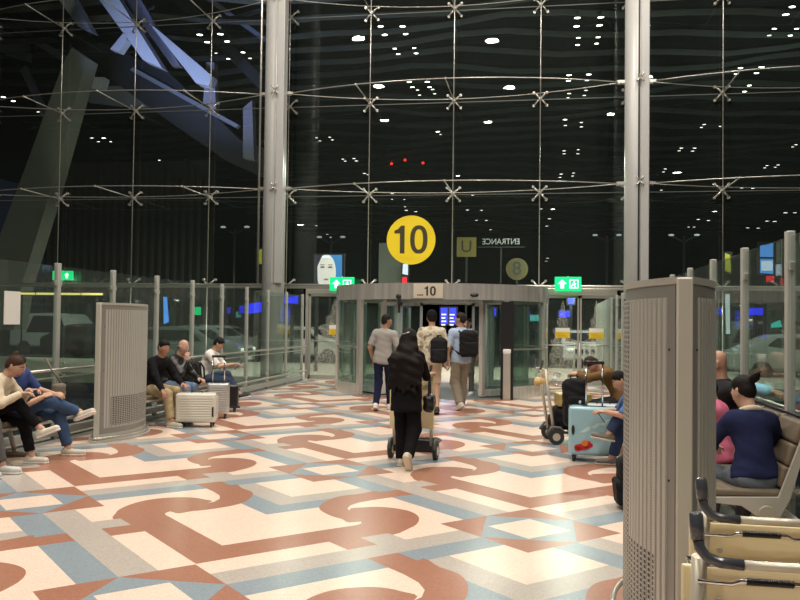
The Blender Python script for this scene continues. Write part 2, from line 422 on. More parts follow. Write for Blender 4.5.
# ================================================================== ENTRANCE
# header over the side doors
def frost_material():
    m = bpy.data.materials.new('etched_glass'); m.use_nodes = True; nt = m.node_tree; b = nt.nodes['Principled BSDF']
    b.inputs['Base Color'].default_value = (.66, .66, .58, 1); b.inputs['Roughness'].default_value = .6
    tc = nt.nodes.new('ShaderNodeTexCoord'); v = nt.nodes.new('ShaderNodeTexVoronoi'); v.inputs['Scale'].default_value = 9
    n = nt.nodes.new('ShaderNodeTexNoise'); n.inputs['Scale'].default_value = 7; n.inputs['Detail'].default_value = 3
    nt.links.new(tc.outputs['Object'], n.inputs['Vector']); nt.links.new(n.outputs['Color'], v.inputs['Vector'])
    v.inputs['Scale'].default_value = 14
    r = nt.nodes.new('ShaderNodeMapRange'); r.inputs[1].default_value = .25; r.inputs[2].default_value = .5; r.inputs[3].default_value = .50; r.inputs[4].default_value = .06
    nt.links.new(v.outputs['Distance'], r.inputs[0]); nt.links.new(r.outputs[0], b.inputs['Alpha'])
    MATS['etch'] = m; return m
M_ETCH = frost_material()
M_YEL = mat('yellow_print', (.78, .52, .02), .5); M_INK = mat('dark_ink', (.02, .02, .018), .5)
def side_door(n, x0, x1, leaves, sticker_x):
    t = thing('door_%d' % n, None, None, (0, GY, 0), kind='structure')
    H = 2.30
    fr = MB(); fr.b(x0, x1, -.06, .06, H, H + .10); fr.b(x0, x0 + .08, -.06, .06, 0, H); fr.b(x1 - .08, x1, -.06, .06, 0, H)
    fr.b(x0, x1, -.04, .04, H + .10, 2.44); fr.build('door_frame', M_STEEL2, t)
    W = (x1 - x0 - .16) / leaves
    for k in range(leaves):
        a = x0 + .08 + k * W + .01; b_ = a + W - .02
        lf = MB(); 
        for q in ((a, a + .045, 0, H), (b_ - .045, b_, 0, H), (a, b_, 0, .11), (a, b_, H - .07, H)): lf.b(q[0], q[1], -.022, .022, q[2], q[3] - .003)
        lf.build('leaf_frame', M_STEEL2, t)
        MB().b(a + .04, b_ - .04, -.005, .005, .11, H - .07).build('glass_leaf', M_DGLASS, t)
        # etched ornament: stepped spire over a broad figure-like base
        cx = (a + b_) / 2; w = (b_ - a) / 2 - .06
        pr = [(.98, .12), (.98, .45), (.8, .5), (.95, .75), (.72, .95), (.85, 1.15), (.55, 1.2), (.70, 1.42), (.38, 1.5), (.42, 1.68), (.2, 1.76), (.15, 2.0), (.03, 2.16)]
        e = MB(); e.prism([(cx + w * u, z) for u, z in pr] + [(cx - w * u, z) for u, z in pr[::-1]], 'y', -.009, -.0065)
        e.build('etched_ornament', M_ETCH, t)
        MB().tube([(a + .06, -.07, 1.02), (b_ - .06, -.07, 1.02)], .016, 8).cyl((a + .06, -.07, 1.02), (a + .06, 0, 1.02), .012).cyl((b_ - .06, -.07, 1.02), (b_ - .06, 0, 1.02), .012).build('push_bar', M_ROD, t)
        s = MB().b(cx - .18, cx + .18, -.016, -.010, 1.20, 1.36, mi=0).b(cx - .18, cx + .18, -.016, -.010, 1.36, 1.46, mi=1)
        for q in range(3): s.b(cx - .13, cx + .13 - .05 * q, -.018, -.016, 1.225 + q * .04, 1.238 + q * .04, mi=2)
        s.build('door_sticker', [M_YEL, M_PAPER, mat('sticker_print', (.45, .28, .01), .6)], t)
side_door(1, -6.22, -4.55, 1, 0)
side_door(2, .12, 1.98, 2, 0)

# --- drum revolving door
DC = Vector((-2.2, 19.1)); DR = 2.44
dr = thing('revolving_door', 'large drum revolving door with curved glass sides and a brushed steel canopy', 'revolving door', (DC.x, DC.y, 0))
def arc(r, a0, a1, n=24): return [(r * math.sin(R(a0 + (a1 - a0) * k / n)), -r * math.cos(R(a0 + (a1 - a0) * k / n))) for k in range(n + 1)]
def arcwall(mb, r0, r1, a0, a1, z0, z1, n=24, mi=0):
    A, B = arc(r0, a0, a1, n), arc(r1, a0, a1, n)
    for k in range(n):
        mb.prism([A[k], A[k + 1], B[k + 1], B[k]], 'z', z0, z1, mi)
    for f in mb.bm.faces: f.smooth = False
    return mb
mb = MB(); full = [(math.cos(R(a)) , math.sin(R(a))) for a in range(0, 360, 5)]
mb.ring([(x * DR, y * DR) for x, y in full], [(x * (DR - .12), y * (DR - .12)) for x, y in full], 'z', 2.03, 2.36)
mb.build('canopy_band', M_STEEL, dr)
M_SOFFIT = mat('soffit', (.16, .16, .15), .6)
mb = MB(); mb.prism([(x * (DR - .02), y * (DR - .02)) for x, y in full], 'z', 2.30, 2.345); mb.build('canopy_roof', M_SOFFIT, dr)
mb = MB(); mb.prism([(x * (DR - .14), y * (DR - .14)) for x, y in full], 'z', 2.06, 2.12); mb.build('ceiling_panel', M_SOFFIT, dr)
for nm, a0, a1 in (('l', -142, -40), ('r', 40, 142)):
    g = arcwall(MB(), DR - .055, DR - .045, a0, a1, .25, 2.03); g.build('curved_glass', M_DGLASS, dr)
    g = arcwall(MB(), DR - .08, DR, a0, a1, 0, .25); g.build('curved_plinth', M_STEEL, dr)
    for a in (a0, a0 + (a1 - a0) / 3, a0 + 2 * (a1 - a0) / 3, a1):
        x, y = (DR - .05) * math.sin(R(a)), -(DR - .05) * math.cos(R(a)); wdt = .12 if abs(a) in (40, 142) else .045
        MB().box((x, y, 1.015), (wdt, .10, 2.03), Matrix.Rotation(R(a), 4, 'Z'), bev=.008).build('drum_post', M_STEEL, dr)
    g = arcwall(MB(), DR - .11, DR - .02, a0, a1, 1.0, 1.035); g.build('mid_rail', M_ROD, dr)
# rotor: two flat glazed wings and two curved display cases
for s in (-1, 1):
    x = s * 1.02
    fr = MB()
    for y in (-1.72, 0, 1.72): fr.b(x - .035, x + .035, y - .035, y + .035, .04, 2.02)
    fr.b(x - .03, x + .03, -1.72, 1.72, .04, .16); fr.b(x - .03, x + .03, -1.72, 1.72, 1.92, 2.02); fr.build('wing_frame', M_STEEL, dr)
    MB().b(x - .005, x + .005, -1.69, 1.69, .16, 1.92).build('wing_glass', M_DGLASS, dr)
    g = arcwall(MB(), 1.99, 2.0, s * 32, s * 148, .16, 1.95); g.build('display_glass', M_DGLASS, dr)
    g = arcwall(MB(), 1.8, 2.02, s * 32, s * 148, .04, .16); g.build('display_base', M_STEEL, dr)
    for a in (32, 148):
        px, py = 2.0 * math.sin(R(s * a)), -2.0 * math.cos(R(a)); MB().box((px, py, 1), (.09, .09, 1.96), Matrix.Rotation(R(s * a), 4, 'Z'), .01).build('rotor_post', M_STEEL, dr)
    for k, yy in enumerate((-.32, .32)):
        pass
# sliding leaf pair in the middle of the rotor
for s, x0, x1 in ((-1, -.98, -.45), (1, .70, .98)):
    fr = MB()
    for q in ((x0, x0 + .06, .04, 2.02), (x1 - .06, x1, .04, 2.02), (x0, x1, .04, .14), (x0, x1, 1.94, 2.02)): fr.b(q[0], q[1], -.03, .03, q[2], q[3])
    fr.build('sliding_leaf_frame', M_STEEL, dr); MB().b(x0 + .05, x1 - .05, -.005, .005, .14, 1.94).build('sliding_leaf_glass', M_DGLASS, dr)
MB().prism([(x * (DR - .1), y * (DR - .1)) for x, y in full], 'z', .002, .006).build('threshold_mat', mat('ribbed_mat', (.12, .125, .12), .8, noise=.2, nscale=120), dr)
for (lx, ly) in ((-1.6, -.6), (1.6, -.6), (0, -1.2), (0, .6)):  # small lamps added to brighten the drum interior
    light('drum_fill_light', 'AREA', (DC.x + lx, DC.y + ly, 2.0), 13, (.95, 1, .96), .14)
# number plate with 10, sensors
def digit(mb, ch, x, z, h, y0, y1, wt, mi=0):
    w_ = h * .56
    if ch == '0':
        w_ = h * .62
        O = [(x + w_ / 2 * (1 + math.copysign(abs(math.cos(t)) ** .85, math.cos(t))), z + h / 2 * (1 + math.copysign(abs(math.sin(t)) ** .85, math.sin(t)))) for t in [2 * math.pi * k / 40 for k in range(40)]]
        cx, cz = x + w_ / 2, z + h / 2
        I = [(cx + (a - cx) * (1 - 2 * wt / w_), cz + (b - cz) * (1 - 2 * wt * .85 / h)) for a, b in O]
        mb.ring(O, I, 'y', y0, y1, mi)
    else:
        mb.prism([(x + w_ * .42, z), (x + w_ * .42 + wt, z), (x + w_ * .42 + wt, z + h), (x + w_ * .42 + wt * .25, z + h), (x + w_ * .28, z + h * .87), (x + w_ * .06, z + h * .82), (x + w_ * .06, z + h * .72), (x + w_ * .42, z + h * .72)], 'y', y0, y1, mi)
pl = MB().b(-.30, .30, -DR - .03, -DR + .02, 2.05, 2.34, .004).build('number_plate', mat('cream_plate', (.62, .56, .45), .5), dr)
d = MB(); digit(d, '1', -.08, 2.10, .19, -DR - .036, -DR - .029, .034); digit(d, '0', .04, 2.10, .19, -DR - .036, -DR - .029, .034)
for k in range(4): d.b(-.22 + .032 * k, -.197 + .032 * k, -DR - .036, -DR - .029, 2.10, 2.125)
d.build('plate_numeral', M_INK, pl)
MB().ball((.93, -DR + .02, 2.12), .07, 14, scale=(1.3, 1, .7)).build('motion_sensor', M_BLACK, dr)
MB().ball((-.62, -DR + .06, 2.08), .06, 14).cyl((-.62, -DR + .14, 1.75), (-.62, -DR + .14, 2.06), .028).build('motion_sensor', M_BLACK, dr)
bo = thing('bollard_reader', 'slim steel bollard with a white cap at the mouth of the revolving door', 'bollard', (-.62, 17.05, 0))
MB().b(-.075, .075, -.05, .05, 0, .95, .01).build('pillar_body', M_STEEL2, bo); MB().b(-.08, .08, -.055, .055, .95, 1.03, .015).build('cap', M_WHITE, bo)
MB().b(-.13, .13, .06, .12, .0, 2.0).build('dark_back_panel', M_BLACK, bo)

# yellow 10 disc on the glass
ds = thing('gate_number_sign', 'round yellow sign with a large dark 10 on the glass above the revolving door', 'sign', (0, 0, 0))
cpt = at_y(411, 240, GY - .03); ds.location = (cpt.x, GY - .03, cpt.z)
disc = [(.655 * math.cos(R(a)), .655 * math.sin(R(a))) for a in range(0, 360, 6)]
MB().prism(disc, 'y', -.012, .012).build('disc', mat('sign_yellow', (.80, .60, .01), .45, emit=.12), ds)
d = MB(); digit(d, '1', -.47, -.355, .74, -.02, -.012, .125); digit(d, '0', -.02, -.36, .75, -.02, -.012, .12)
d.build('numeral', mat('sign_ink', (.05, .042, .015), .5), ds)

# green exit signs
M_GREEN = mat('exit_green', (.0, .50, .16), .4, emit=1.3); M_GLOWW = mat('exit_white', (.8, 1, .9), .4, emit=1.2)
def exit_sign(x, y, z, w_, h, lab, group=None, flip=1, rz=0):
    t = thing('exit_sign', lab, 'sign', (x, y, z), rz, group)
    MB().b(-w_ / 2, w_ / 2, -.03, .03, -h / 2, h / 2, .008).build('light_box', M_GREEN, t)
    u = h / 2 * .62; ax = -w_ * .22 * flip
    ar = MB(); ar.prism([(ax, u), (ax + u, 0), (ax + u * .4, 0), (ax + u * .4, -u), (ax - u * .4, -u), (ax - u * .4, 0), (ax - u, 0)], 'y', -.036, -.031)
    ar.build('arrow', M_GLOWW, t)
    bx = w_ * .22 * flip
    mn = MB(); mn.ring([(bx - u, -u), (bx + u, -u), (bx + u, u), (bx - u, u)], [(bx - u * .8, -u * .8), (bx + u * .8, -u * .8), (bx + u * .8, u * .8), (bx - u * .8, u * .8)], 'y', -.036, -.031)
    mn.prism([(bx - u * .1, u * .6), (bx + u * .25, u * .6), (bx + u * .25, u * .3), (bx - u * .1, u * .3)], 'y', -.036, -.031)
    mn.prism([(bx - u * .5, u * .2), (bx + u * .5, u * .1), (bx + u * .5, -.1 * u), (bx + u * .1, -.15 * u), (bx + u * .5, -u * .7), (bx + u * .25, -u * .7), (bx - u * .1, -u * .2), (bx - u * .5, -u * .7), (bx - u * .65, -u * .5), (bx - u * .2, 0)], 'y', -.036, -.031)
    mn.build('running_figure', M_GLOWW, t)
    MB().cyl((0, 0, h / 2), (0, 0, h / 2 + .02), .02).build('bracket', M_STEEL2, t)
    return t
p = at_y(342, 284, 21.4); exit_sign(p.x, 21.4, p.z, .66, .36, 'lit green exit sign over the single etched door, beside the portrait poster')
p = at_y(568, 284, 21.4); exit_sign(p.x, 21.4, p.z, .66, .36, 'lit green exit sign with white arrow above the double door with yellow stickers')
p = at_y(63, 275.5, 21.6); exit_sign(p.x, 21.6, p.z, .62, .26, 'small green exit sign on the dark facade, above the yellow light line', flip=-1)

# ================================================================== OUTSIDE
M_ASPH = mat('asphalt', (.05, .05, .05), .6, noise=.3, nscale=3)
M_PAVE = mat('pale_paving', (.42, .38, .31), .5, noise=.12, nscale=8)
struct(MB().b(-40, 40, 22.15, 30, -.3, -.005), 'pavement', M_PAVE)
struct(MB().b(-70, 90, 30, 140, -.45, -.15), 'road', M_ASPH)
struct(MB().b(-90, 110, 140, 141, -1, 30), 'wall_far', mat('night_backdrop_wall', (.006, .007, .008), .9))
# hall ceiling reflection, built as wavy strips beyond the glass
M_CEILREFL = mat('ceiling_reflection', (.062, .066, .058), .6, noise=.4, nscale=.6)
rf = thing('canopy_roof', 'dark wavy strips imitating the reflected hall ceiling, high beyond the glass', 'ceiling reflection', (0, 0, 0))
k = 0; y = 31.
while y < 118:
    mb = MB(); N = 44; wd = .05 * (y - 22) * .42 + .35
    rows = []
    for a in range(N + 1):
        x = -34 + a * 110 / N; zz = 14.4 + .28 * math.sin(x * .27 + k * .7) + .13 * math.sin(x * .71 + k * 1.1)
        rows.append((x, zz))
    for a in range(N):
        (xa, za), (xb, zb) = rows[a], rows[a + 1]
        for q in (((xa, y, za), (xb, y, zb), (xb, y + wd, zb + .35), (xa, y + wd, za + .35)), ((xa, y + wd, za + .35), (xb, y + wd, zb + .35), (xb, y + wd * 1.6, zb + .1), (xa, y + wd * 1.6, za + .1))):
            mb.quad(q)
    for f in mb.bm.faces: f.smooth = True
    bmesh.ops.remove_doubles(mb.bm, verts=mb.bm.verts, dist=.001)
    o = mb.build('ceiling_reflection_strip', M_CEILREFL, rf, fix=False)
    y += 1.9 + (y - 31) * .045; k += 1
M_NIGHT = mat('roof_deck', (.012, .014, .014), .8)
struct(MB().b(-60, 100, 24, 140, 17.2, 17.5), 'ceiling_outer_deck', M_NIGHT)
# blue lit truss beams, inclined concrete pylon, louvred wall
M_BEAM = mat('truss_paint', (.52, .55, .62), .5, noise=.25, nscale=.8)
tr = thing('canopy_truss', 'huge angular truss of pale steel box beams lit blue outside the glass', 'roof truss', (0, 0, 0))
def beam(pix, Y, depth, m, parent, name='beam'):
    P = [at_y(x, y, Y) for x, y in pix]
    return MB().prism([(p.x, p.z) for p in P], 'y', Y, Y + depth).build(name, m, parent)
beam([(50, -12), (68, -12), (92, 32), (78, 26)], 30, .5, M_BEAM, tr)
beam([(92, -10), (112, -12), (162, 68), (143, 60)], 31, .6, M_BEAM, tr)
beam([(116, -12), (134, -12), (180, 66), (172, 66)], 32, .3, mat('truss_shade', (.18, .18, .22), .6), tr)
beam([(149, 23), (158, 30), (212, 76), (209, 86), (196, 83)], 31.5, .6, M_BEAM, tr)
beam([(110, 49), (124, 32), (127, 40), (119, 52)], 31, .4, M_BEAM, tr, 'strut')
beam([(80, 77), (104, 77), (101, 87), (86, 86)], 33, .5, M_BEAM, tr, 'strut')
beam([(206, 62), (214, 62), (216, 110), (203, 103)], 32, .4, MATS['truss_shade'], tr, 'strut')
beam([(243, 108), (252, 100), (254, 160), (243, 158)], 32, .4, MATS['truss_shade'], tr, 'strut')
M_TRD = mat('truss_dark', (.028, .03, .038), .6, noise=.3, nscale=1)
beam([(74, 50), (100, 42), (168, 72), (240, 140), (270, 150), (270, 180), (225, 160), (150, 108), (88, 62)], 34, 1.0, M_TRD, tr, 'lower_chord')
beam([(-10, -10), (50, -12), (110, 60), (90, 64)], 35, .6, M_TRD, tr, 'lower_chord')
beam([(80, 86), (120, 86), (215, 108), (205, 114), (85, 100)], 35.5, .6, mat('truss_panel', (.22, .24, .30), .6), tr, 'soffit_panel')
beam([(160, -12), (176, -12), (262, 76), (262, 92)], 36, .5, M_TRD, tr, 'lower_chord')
beam([(0, 30), (24, 38), (26, 60), (0, 52)], 37, .5, mat('truss_panel', (.22, .24, .30), .6), tr, 'soffit_panel')
for (pa, pb, wp, Yb) in (((196, -8), (262, 40), 3, 35), ((0, 22), (60, 60), 5, 36), ((20, 70), (48, 130), 5, 36.5), ((130, 70), (236, 128), 3, 33.6), ((150, 96), (262, 170), 3, 35.2), ((226, 20), (262, 10), 3, 34), ((60, 78), (44, 120), 3, 33.4), ((104, 20), (150, 8), 3, 34.2), ((0, -4), (40, 30), 4, 35.6)):
    beam([pa, (pa[0] + wp, pa[1] - wp), (pb[0] + wp, pb[1] - wp), pb], Yb, .25, MATS['truss_panel'], tr, 'brace')
M_CONC = mat('pylon_concrete', (.17, .17, .14), .8, noise=.15, nscale=1.5)
py = thing('concrete_pylon', 'massive inclined concrete pylon leg outside the glass, lit dull green', 'pylon', (0, 0, 0))
P = [at_y(x, y, 29) for x, y in ((72, 47), (87, 58), (50, 192), (22, 284), (14, 330), (-30, 330), (-6, 250), (25, 168), (62, 66))]
MB().prism([(p.x, max(p.z, -.15)) for p in P], 'y', 29, 29.8).build('leg', M_CONC, py)
M_LOUV = mat('louvre_brown', (.05, .045, .038), .7, noise=.3, nscale=1, stretch=(3, 1, .2))
lv = thing('louvred_wall', 'dark brown wall of tall vertical louvres beyond the road', 'building', (0, 0, 0))
a, b_ = at_y(50, 160, 40), at_y(206, 282, 40)
MB().b(a.x, b_.x, 40.4, 41, -.15, 9.8).build('backing', M_LOUV, lv)
for k in range(22):
    x = a.x + (b_.x - a.x) * k / 21; MB().b(x - .07, x + .07, 40, 40.4, -.15, 9.8 - .5 * ((k * 7) % 3)).build('louvre', M_LOUV, lv)
# yellow strip of tube lights seen through the left fence
tl = thing('strip_light', 'long thin warm yellow strip light beyond the fence and the glass', 'light', (0, 0, 0))
p0, p1 = at_y(13, 293.5, 27), at_y(103, 293.5, 27); mb = MB(); mm = MB()
for k in range(4):
    xa = p0.x + (p1.x - p0.x) * k / 4; mb.b(xa + .04, xa + (p1.x - p0.x) / 4 - .04, 27, 27.06, p0.z - .035, p0.z + .035)
mb.build('tube', mat('strip_glow', (1, .72, .22), .5, emit=1.4), tl)
MB().b(p0.x, p1.x, 27.06, 27.14, p0.z - .06, p0.z + .06).build('housing', M_DARK, tl)
MB().tube([(p0.x + .3, 27.1, p0.z), (p0.x + .3, 27.1, 0)], .03).build('hanger', M_DARK, tl)
MB().tube([(p1.x - .3, 27.1, p0.z), (p1.x - .3, 27.1, 0)], .03).build('hanger', M_DARK, tl)

sl_m = mat('blue_white_strip', (.45, .65, 1), .5, emit=.8)
for (xa, xb, yy, Y, lab) in ((716, 800, 287.5, 28, 'long pale blue strip light outside beyond the beige seats'), (655, 700, 292, 34, 'short pale blue strip light far outside, above the perforated unit'), (742, 752, 320, 33, 'tiny warm strip light outside under the long blue sign')):
    q0, q1 = at_y(xa, yy, Y), at_y(xb, yy, Y); sl_ = thing('strip_light', lab, 'light', (q0.x, Y, q0.z)); W_ = q1.x - q0.x
    MB().b(0, W_, -.03, 0, -.035, .035).build('tube', sl_m if yy < 300 else MATS['strip_glow'], sl_); MB().b(0, W_, .002, .10, -.09, .07).build('housing', M_DARK, sl_)
    for xx in (.1, W_ - .1): MB().cyl((xx, .06, -.05), (xx, .06, -q0.z - .1), .03, 6).build('support_post', M_DARK, sl_)
# --- reflections of the hall lamps, built as added glowing discs beyond the glass
M_LAMPREFL = mat('reflected_lamp', (1, .97, .86), .5, emit=9); M_LAMPREFLD = mat('reflected_lamp_dim', (1, .95, .82), .5, emit=3.5); M_REDL = mat('lamp_red', (1, .03, .02), .5, emit=2)
LIST = []
def addl(ox, oy, pts):
    for (x, y, *r) in pts: LIST.append((ox + x / 2.963, oy + y / 2.963, r[0] if r else 1))
addl(270, 0, [(328,75,1.4),(340,100,1.4),(393,75,1.4),(402,98,1.3),(370,142),(380,158),(427,140),(433,156),(413,240,1.2),(422,256),(437,265,.8),(443,280,.8),(466,240,1.2),(473,256),(482,263,.9),(488,276,.8),(138,407,.6),(148,416,.6),(177,405,.7),(185,413,.7),(216,470,.7),(223,476,.7),(249,468,.8),(256,475,.8),(280,512,.8),(290,516,.6),(497,388),(505,397,.6),(557,519,1),(362,572,.8),(600,577,.7),(398,590,.6)])
addl(530, 0, [(140,50,1.4),(138,75,1.4),(210,48,1.4),(206,72,1.4),(143,110),(141,131),(202,108),(197,127),(116,220,1.2),(114,237,1.1),(174,218,1.2),(170,235,1.1),(116,275,.9),(113,288,.7),(166,266,.8),(161,281,.8),(104,352),(105,370,.8),(152,361,.8),(152,374,.8),(101,445,.8),(101,454,.7),(143,442,.7),(142,454,.7),(92,514,.8),(89,524,.7),(129,511,.7),(126,520,.7),(777,17,1.4),(758,40,1.4),(724,83),(709,103,.9),(790,83,1),(771,103),(624,199,1.1),(611,217),(686,196,1.2),(671,214,1.1),(650,251),(636,269,1),(516,367,.8),(508,376,.7),(563,373,.6),(448,437,.8),(442,445,.7),(488,437,.8),(482,446,.7),(401,499,.7),(396,508,.6),(436,507,1.9),(389,562,.6),(788,427,.7),(778,434,.6),(735,487,.7),(727,494,.6),(702,489,.7),(695,496,.6),(628,555,.8),(660,556,.8)])
addl(0, 0, [(592,100,1.5),(653,98,1.5),(614,122,1.4),(673,120,1.4),(640,156,.7),(676,172,1),(720,153,1.1),(741,171,.9),(10,285,1.3),(40,297,1.2),(113,330,.8),(136,341,.7),(272,407,.9),(307,407,1),(292,418,.8),(328,418,.8),(430,479,.8),(473,473,.9),(492,480,.7),(566,524,.7),(594,524,.7),(606,526,.6),(571,543,1.9),(772,252,1.7)])
addl(270, 180, [(362,56,.6),(400,78,.6),(404,88,.8),(432,92,.8),(585,87,.8),(627,88,.7),(612,118,.7),(641,118,.7),(653,146,.6),(90,129,1.7),(137,134,.7),(170,160,.6),(180,168,.6)])
addl(530, 180, [(33,84,.7),(68,84,1),(58,113,.8),(50,135,.7),(52,230,.8),(49,239,.7),(547,91,1),(499,115,.8),(529,118,.8),(470,138,.6),(486,138,.6),(757,95,.9),(785,95,.8),(702,120,.8),(725,121,.8),(645,140,.7),(676,141,.7)])
meshes = {}
for mi, m_ in ((0, M_LAMPREFL), (1, M_LAMPREFLD)):
    mb = MB(); mb.tube([(0, 0, -.35), (0, 0, 0)], [1, 1], 12); mb.b(-.12, .12, -.12, .12, 0, 1.6, mi=1)
    for f in mb.bm.faces:
        if f.calc_center_median().z > -.3: f.material_index = 1
    bmesh.ops.recalc_face_normals(mb.bm, faces=mb.bm.faces)
    me = bpy.data.meshes.new('lamp_reflection'); mb.bm.to_mesh(me); mb.bm.free(); me.materials.append(m_); me.materials.append(M_DARK); meshes[mi] = me
for i, (x, y, r) in enumerate(LIST):
    v = ray(x, y); Y = min(120, 12.05 / max(v.z / v.y, .05)); Y = min(Y, 118)
    pt = at_y(x, y, Y); o = bpy.data.objects.new('lamp_reflection', meshes[0 if r >= 1 else 1]); COL.objects.link(o)
    s = 2.0 * r * Y / FOC * .95; o.location = pt; o.scale = (s * 1.15, s * .9, s * 1.2); o.rotation_euler = (0, 0, rnd.uniform(-.4, .4))
    z_ = 0 if x < 268 else 1 if x < 637 else 2; b_ = 'large glaring' if r >= 1.4 else 'bright' if r >= 1 else 'small'
    tag(o, b_ + ' round reflected hall lamp, modelled as a glowing disc beyond the glass ' + ('beside the leaning pylon and blue truss', 'between the two tall round columns', 'above the perforated unit and beige seats')[z_], 'spotlight', b_ + ' lamp reflections ' + ('near the blue truss', 'between the columns', 'above the beige seats')[z_])
for x, y in ((391.5, 163.7), (405, 160), (423, 163)):
    pt = at_y(x, y, 62); o = MB().ball((0, 0, 0), .11, 8).cyl((0, 0, .08), (0, 0, 17.2 - pt.z), .02, 6, mi=1).build('beacon_light', [M_REDL, M_DARK]); o.location = pt
    tag(o, 'tiny red light, ' + ('the one nearest the round column', 'the middle and highest of three', 'the one furthest from the pylon')[[391.5, 405, 423].index(x)] + ', in the dark above the yellow 10', 'light', 'three tiny red lights')

# --- lamp masts
def mast(x, y, Y, h_px, lab):
    top = at_y(x, y, Y); t = thing('lamp_mast', lab, 'lamp post', (top.x, Y, -.15)); z = top.z + .15
    MB().cyl((0, 0, 0), (0, 0, z), .06, 10).build('pole', M_DARK, t)
    for s in (-1, 1):
        MB().tube([(0, 0, z - .3), (s * .35, 0, z - .1), (s * .6, 0, z)], .035, 8).build('arm', M_DARK, t)
        MB().ball((s * .6, 0, z + .05), .11, 10, scale=(1.3, 1, .5)).build('lamp_head', mat('mast_lamp', (.8, .85, .9), .4, emit=.35), t)
mast(684, 236, 42, 0, 'grey lamp mast with two heads outside, seen between the round column and the perforated unit')
mast(331, 238, 40, 0, 'grey lamp mast with two heads outside the glass above the portrait poster')
mast(607, 236, 44, 0, 'grey lamp mast with two heads outside the glass above the double door')
mast(235, 228, 38, 0, 'grey lamp mast with two heads outside the glass beside the louvred wall')

# --- lit signs outside
def sign_panel(name, pix, Y, depth, m, lab, cat='sign', post=True):
    P = [at_y(x, y, Y) for x, y in pix]; cx = sum(p.x for p in P) / len(P)
    t = thing(name, lab, cat, (cx, Y, -.15))
    MB().prism([(p.x - cx, p.z + .15) for p in P], 'y', -.02, 0).build('lit_face', m, t)
    x0, x1, z0, z1 = min(p.x for p in P) - cx, max(p.x for p in P) - cx, min(p.z for p in P) + .15, max(p.z for p in P) + .15
    MB().b(x0 - .05, x1 + .05, 0.005, depth, z0 - .05, z1 + .05).build('housing', M_DARK, t)
    if post: MB().b(-.06, .06, depth - .1, depth, 0, z0).build('support_post', M_DARK, t)
    return t, (cx, x0, x1, z0, z1)
M_BLUE = mat('blue_sign_glow', (.02, .03, .95), .4, emit=1.6); M_SCR = mat('screen_glow', (.10, .32, .9), .4, emit=1.1)
M_SCW = mat('screen_white', (.75, .8, 1), .4, emit=1.0); M_REDG = mat('red_glow', (.8, .02, .04), .4, emit=1.1)
t, e = sign_panel('video_screen', [(760, 246), (773, 243), (773, 274), (760, 273)], 32, .25, M_SCR, 'tall lit blue and white video screen outside, above the fence posts', 'screen')
MB().b(e[1] + .04, e[2] - .02, -.03, -.021, e[3] + .12, e[3] + .48).build('white_panel', M_SCW, t)
MB().b(e[1] - .04, e[2] + .02, -.04, -.02, e[3] + .55, e[3] + .62).build('dark_bar', M_DARK, t)
sign_panel('lit_notice', [(766, 276), (774, 276), (774, 282), (766, 282)], 30.6, .2, M_REDG, 'small lit red notice under the blue video screen')
sign_panel('direction_sign', [(716, 308), (727, 308), (727, 315), (716, 315)], 33, .2, M_BLUE, 'short lit blue sign outside beside the perforated unit')
sign_panel('direction_sign', [(747, 308), (766, 308), (768, 315), (747, 315)], 33, .2, M_BLUE, 'long lit blue sign outside, between two fence posts near the seated woman')
sign_panel('light_column', [(725, 294), (729.5, 294), (730, 334), (726, 334)], 32, .2, mat('column_glow', (.7, .75, .8), .4, emit=.75), 'slim white lit column sign outside between the blue signs')
sign_panel('shop_sign', [(768, 325), (780, 320), (782, 327), (768, 328)], 33, .2, mat('teal_glow', (.05, .6, .5), .4, emit=.9), 'small lit teal sign outside near the long blue sign')
sign_panel('direction_sign', [(246, 304), (276, 300), (276, 310), (246, 314)], 30, .2, M_BLUE, 'slanted lit blue sign outside, behind the round column')
sign_panel('direction_sign', [(284, 297), (298, 296), (298, 304), (284, 303)], 30, .2, M_BLUE, 'lit blue sign outside between the round column and the etched door')
sign_panel('light_column', [(163.5, 297), (167, 297), (169, 322), (164, 324)], 30, .2, mat('blue_column_glow', (.1, .3, .9), .4, emit=1.3), 'slim blue lit column sign outside above the man in the black jacket')
sign_panel('light_column', [(168, 300), (171, 300), (171, 318), (169, 318)], 31.8, .2, mat('column_glow', (.7, .75, .8), .4, emit=.75), 'slim pale lit sign right behind the slim blue one')
sign_panel('shop_sign', [(192, 307), (201, 307), (201, 315), (192, 315)], 31, .2, M_GREEN, 'small lit green sign outside above the bald man')
sign_panel('direction_sign', [(441, 308), (447.5, 308), (447.5, 324), (441, 324)], 29, .2, M_BLUE, 'lit blue flight information board seen through the drum door between two travellers', 'screen')
sign_panel('direction_sign', [(449, 308), (456, 308), (456, 324), (449, 324)], 29.4, .2, M_BLUE, 'second lit blue information board, nearer the man in the pale blue shirt', 'screen')
for o in [q for q in COL.objects if q.get('label', '').find('information board') >= 0]:
    wr = MB()
    for k in range(4): wr.b(-.09, .07 - .03 * (k % 2), -.04, -.021, 2.0 - .12 * k - .02, 2.0 - .12 * k + .02)
    wr.build('text_lines', M_SCW, o)
sign_panel('direction_sign', [(491, 308), (496, 308), (496, 316), (491, 316)], 29, .2, M_BLUE, 'narrow lit blue sign seen through the drum beside the dark panel')
sign_panel('direction_sign', [(568, 298), (574, 298), (574, 304), (568, 304)], 34, .2, M_BLUE, 'small lit blue sign seen through the double door, above the long one')
sign_panel('direction_sign', [(559, 311), (570, 311), (570, 317), (559, 317)], 34, .2, M_BLUE, 'lit blue sign seen through the double door, above the white car')
sign_panel('shop_sign', [(530, 315), (543, 315), (543, 321), (530, 321)], 33, .2, mat('teal_glow2', (.1, .5, .55), .4, emit=.6), 'lit pale teal sign seen through the curved drum glass')
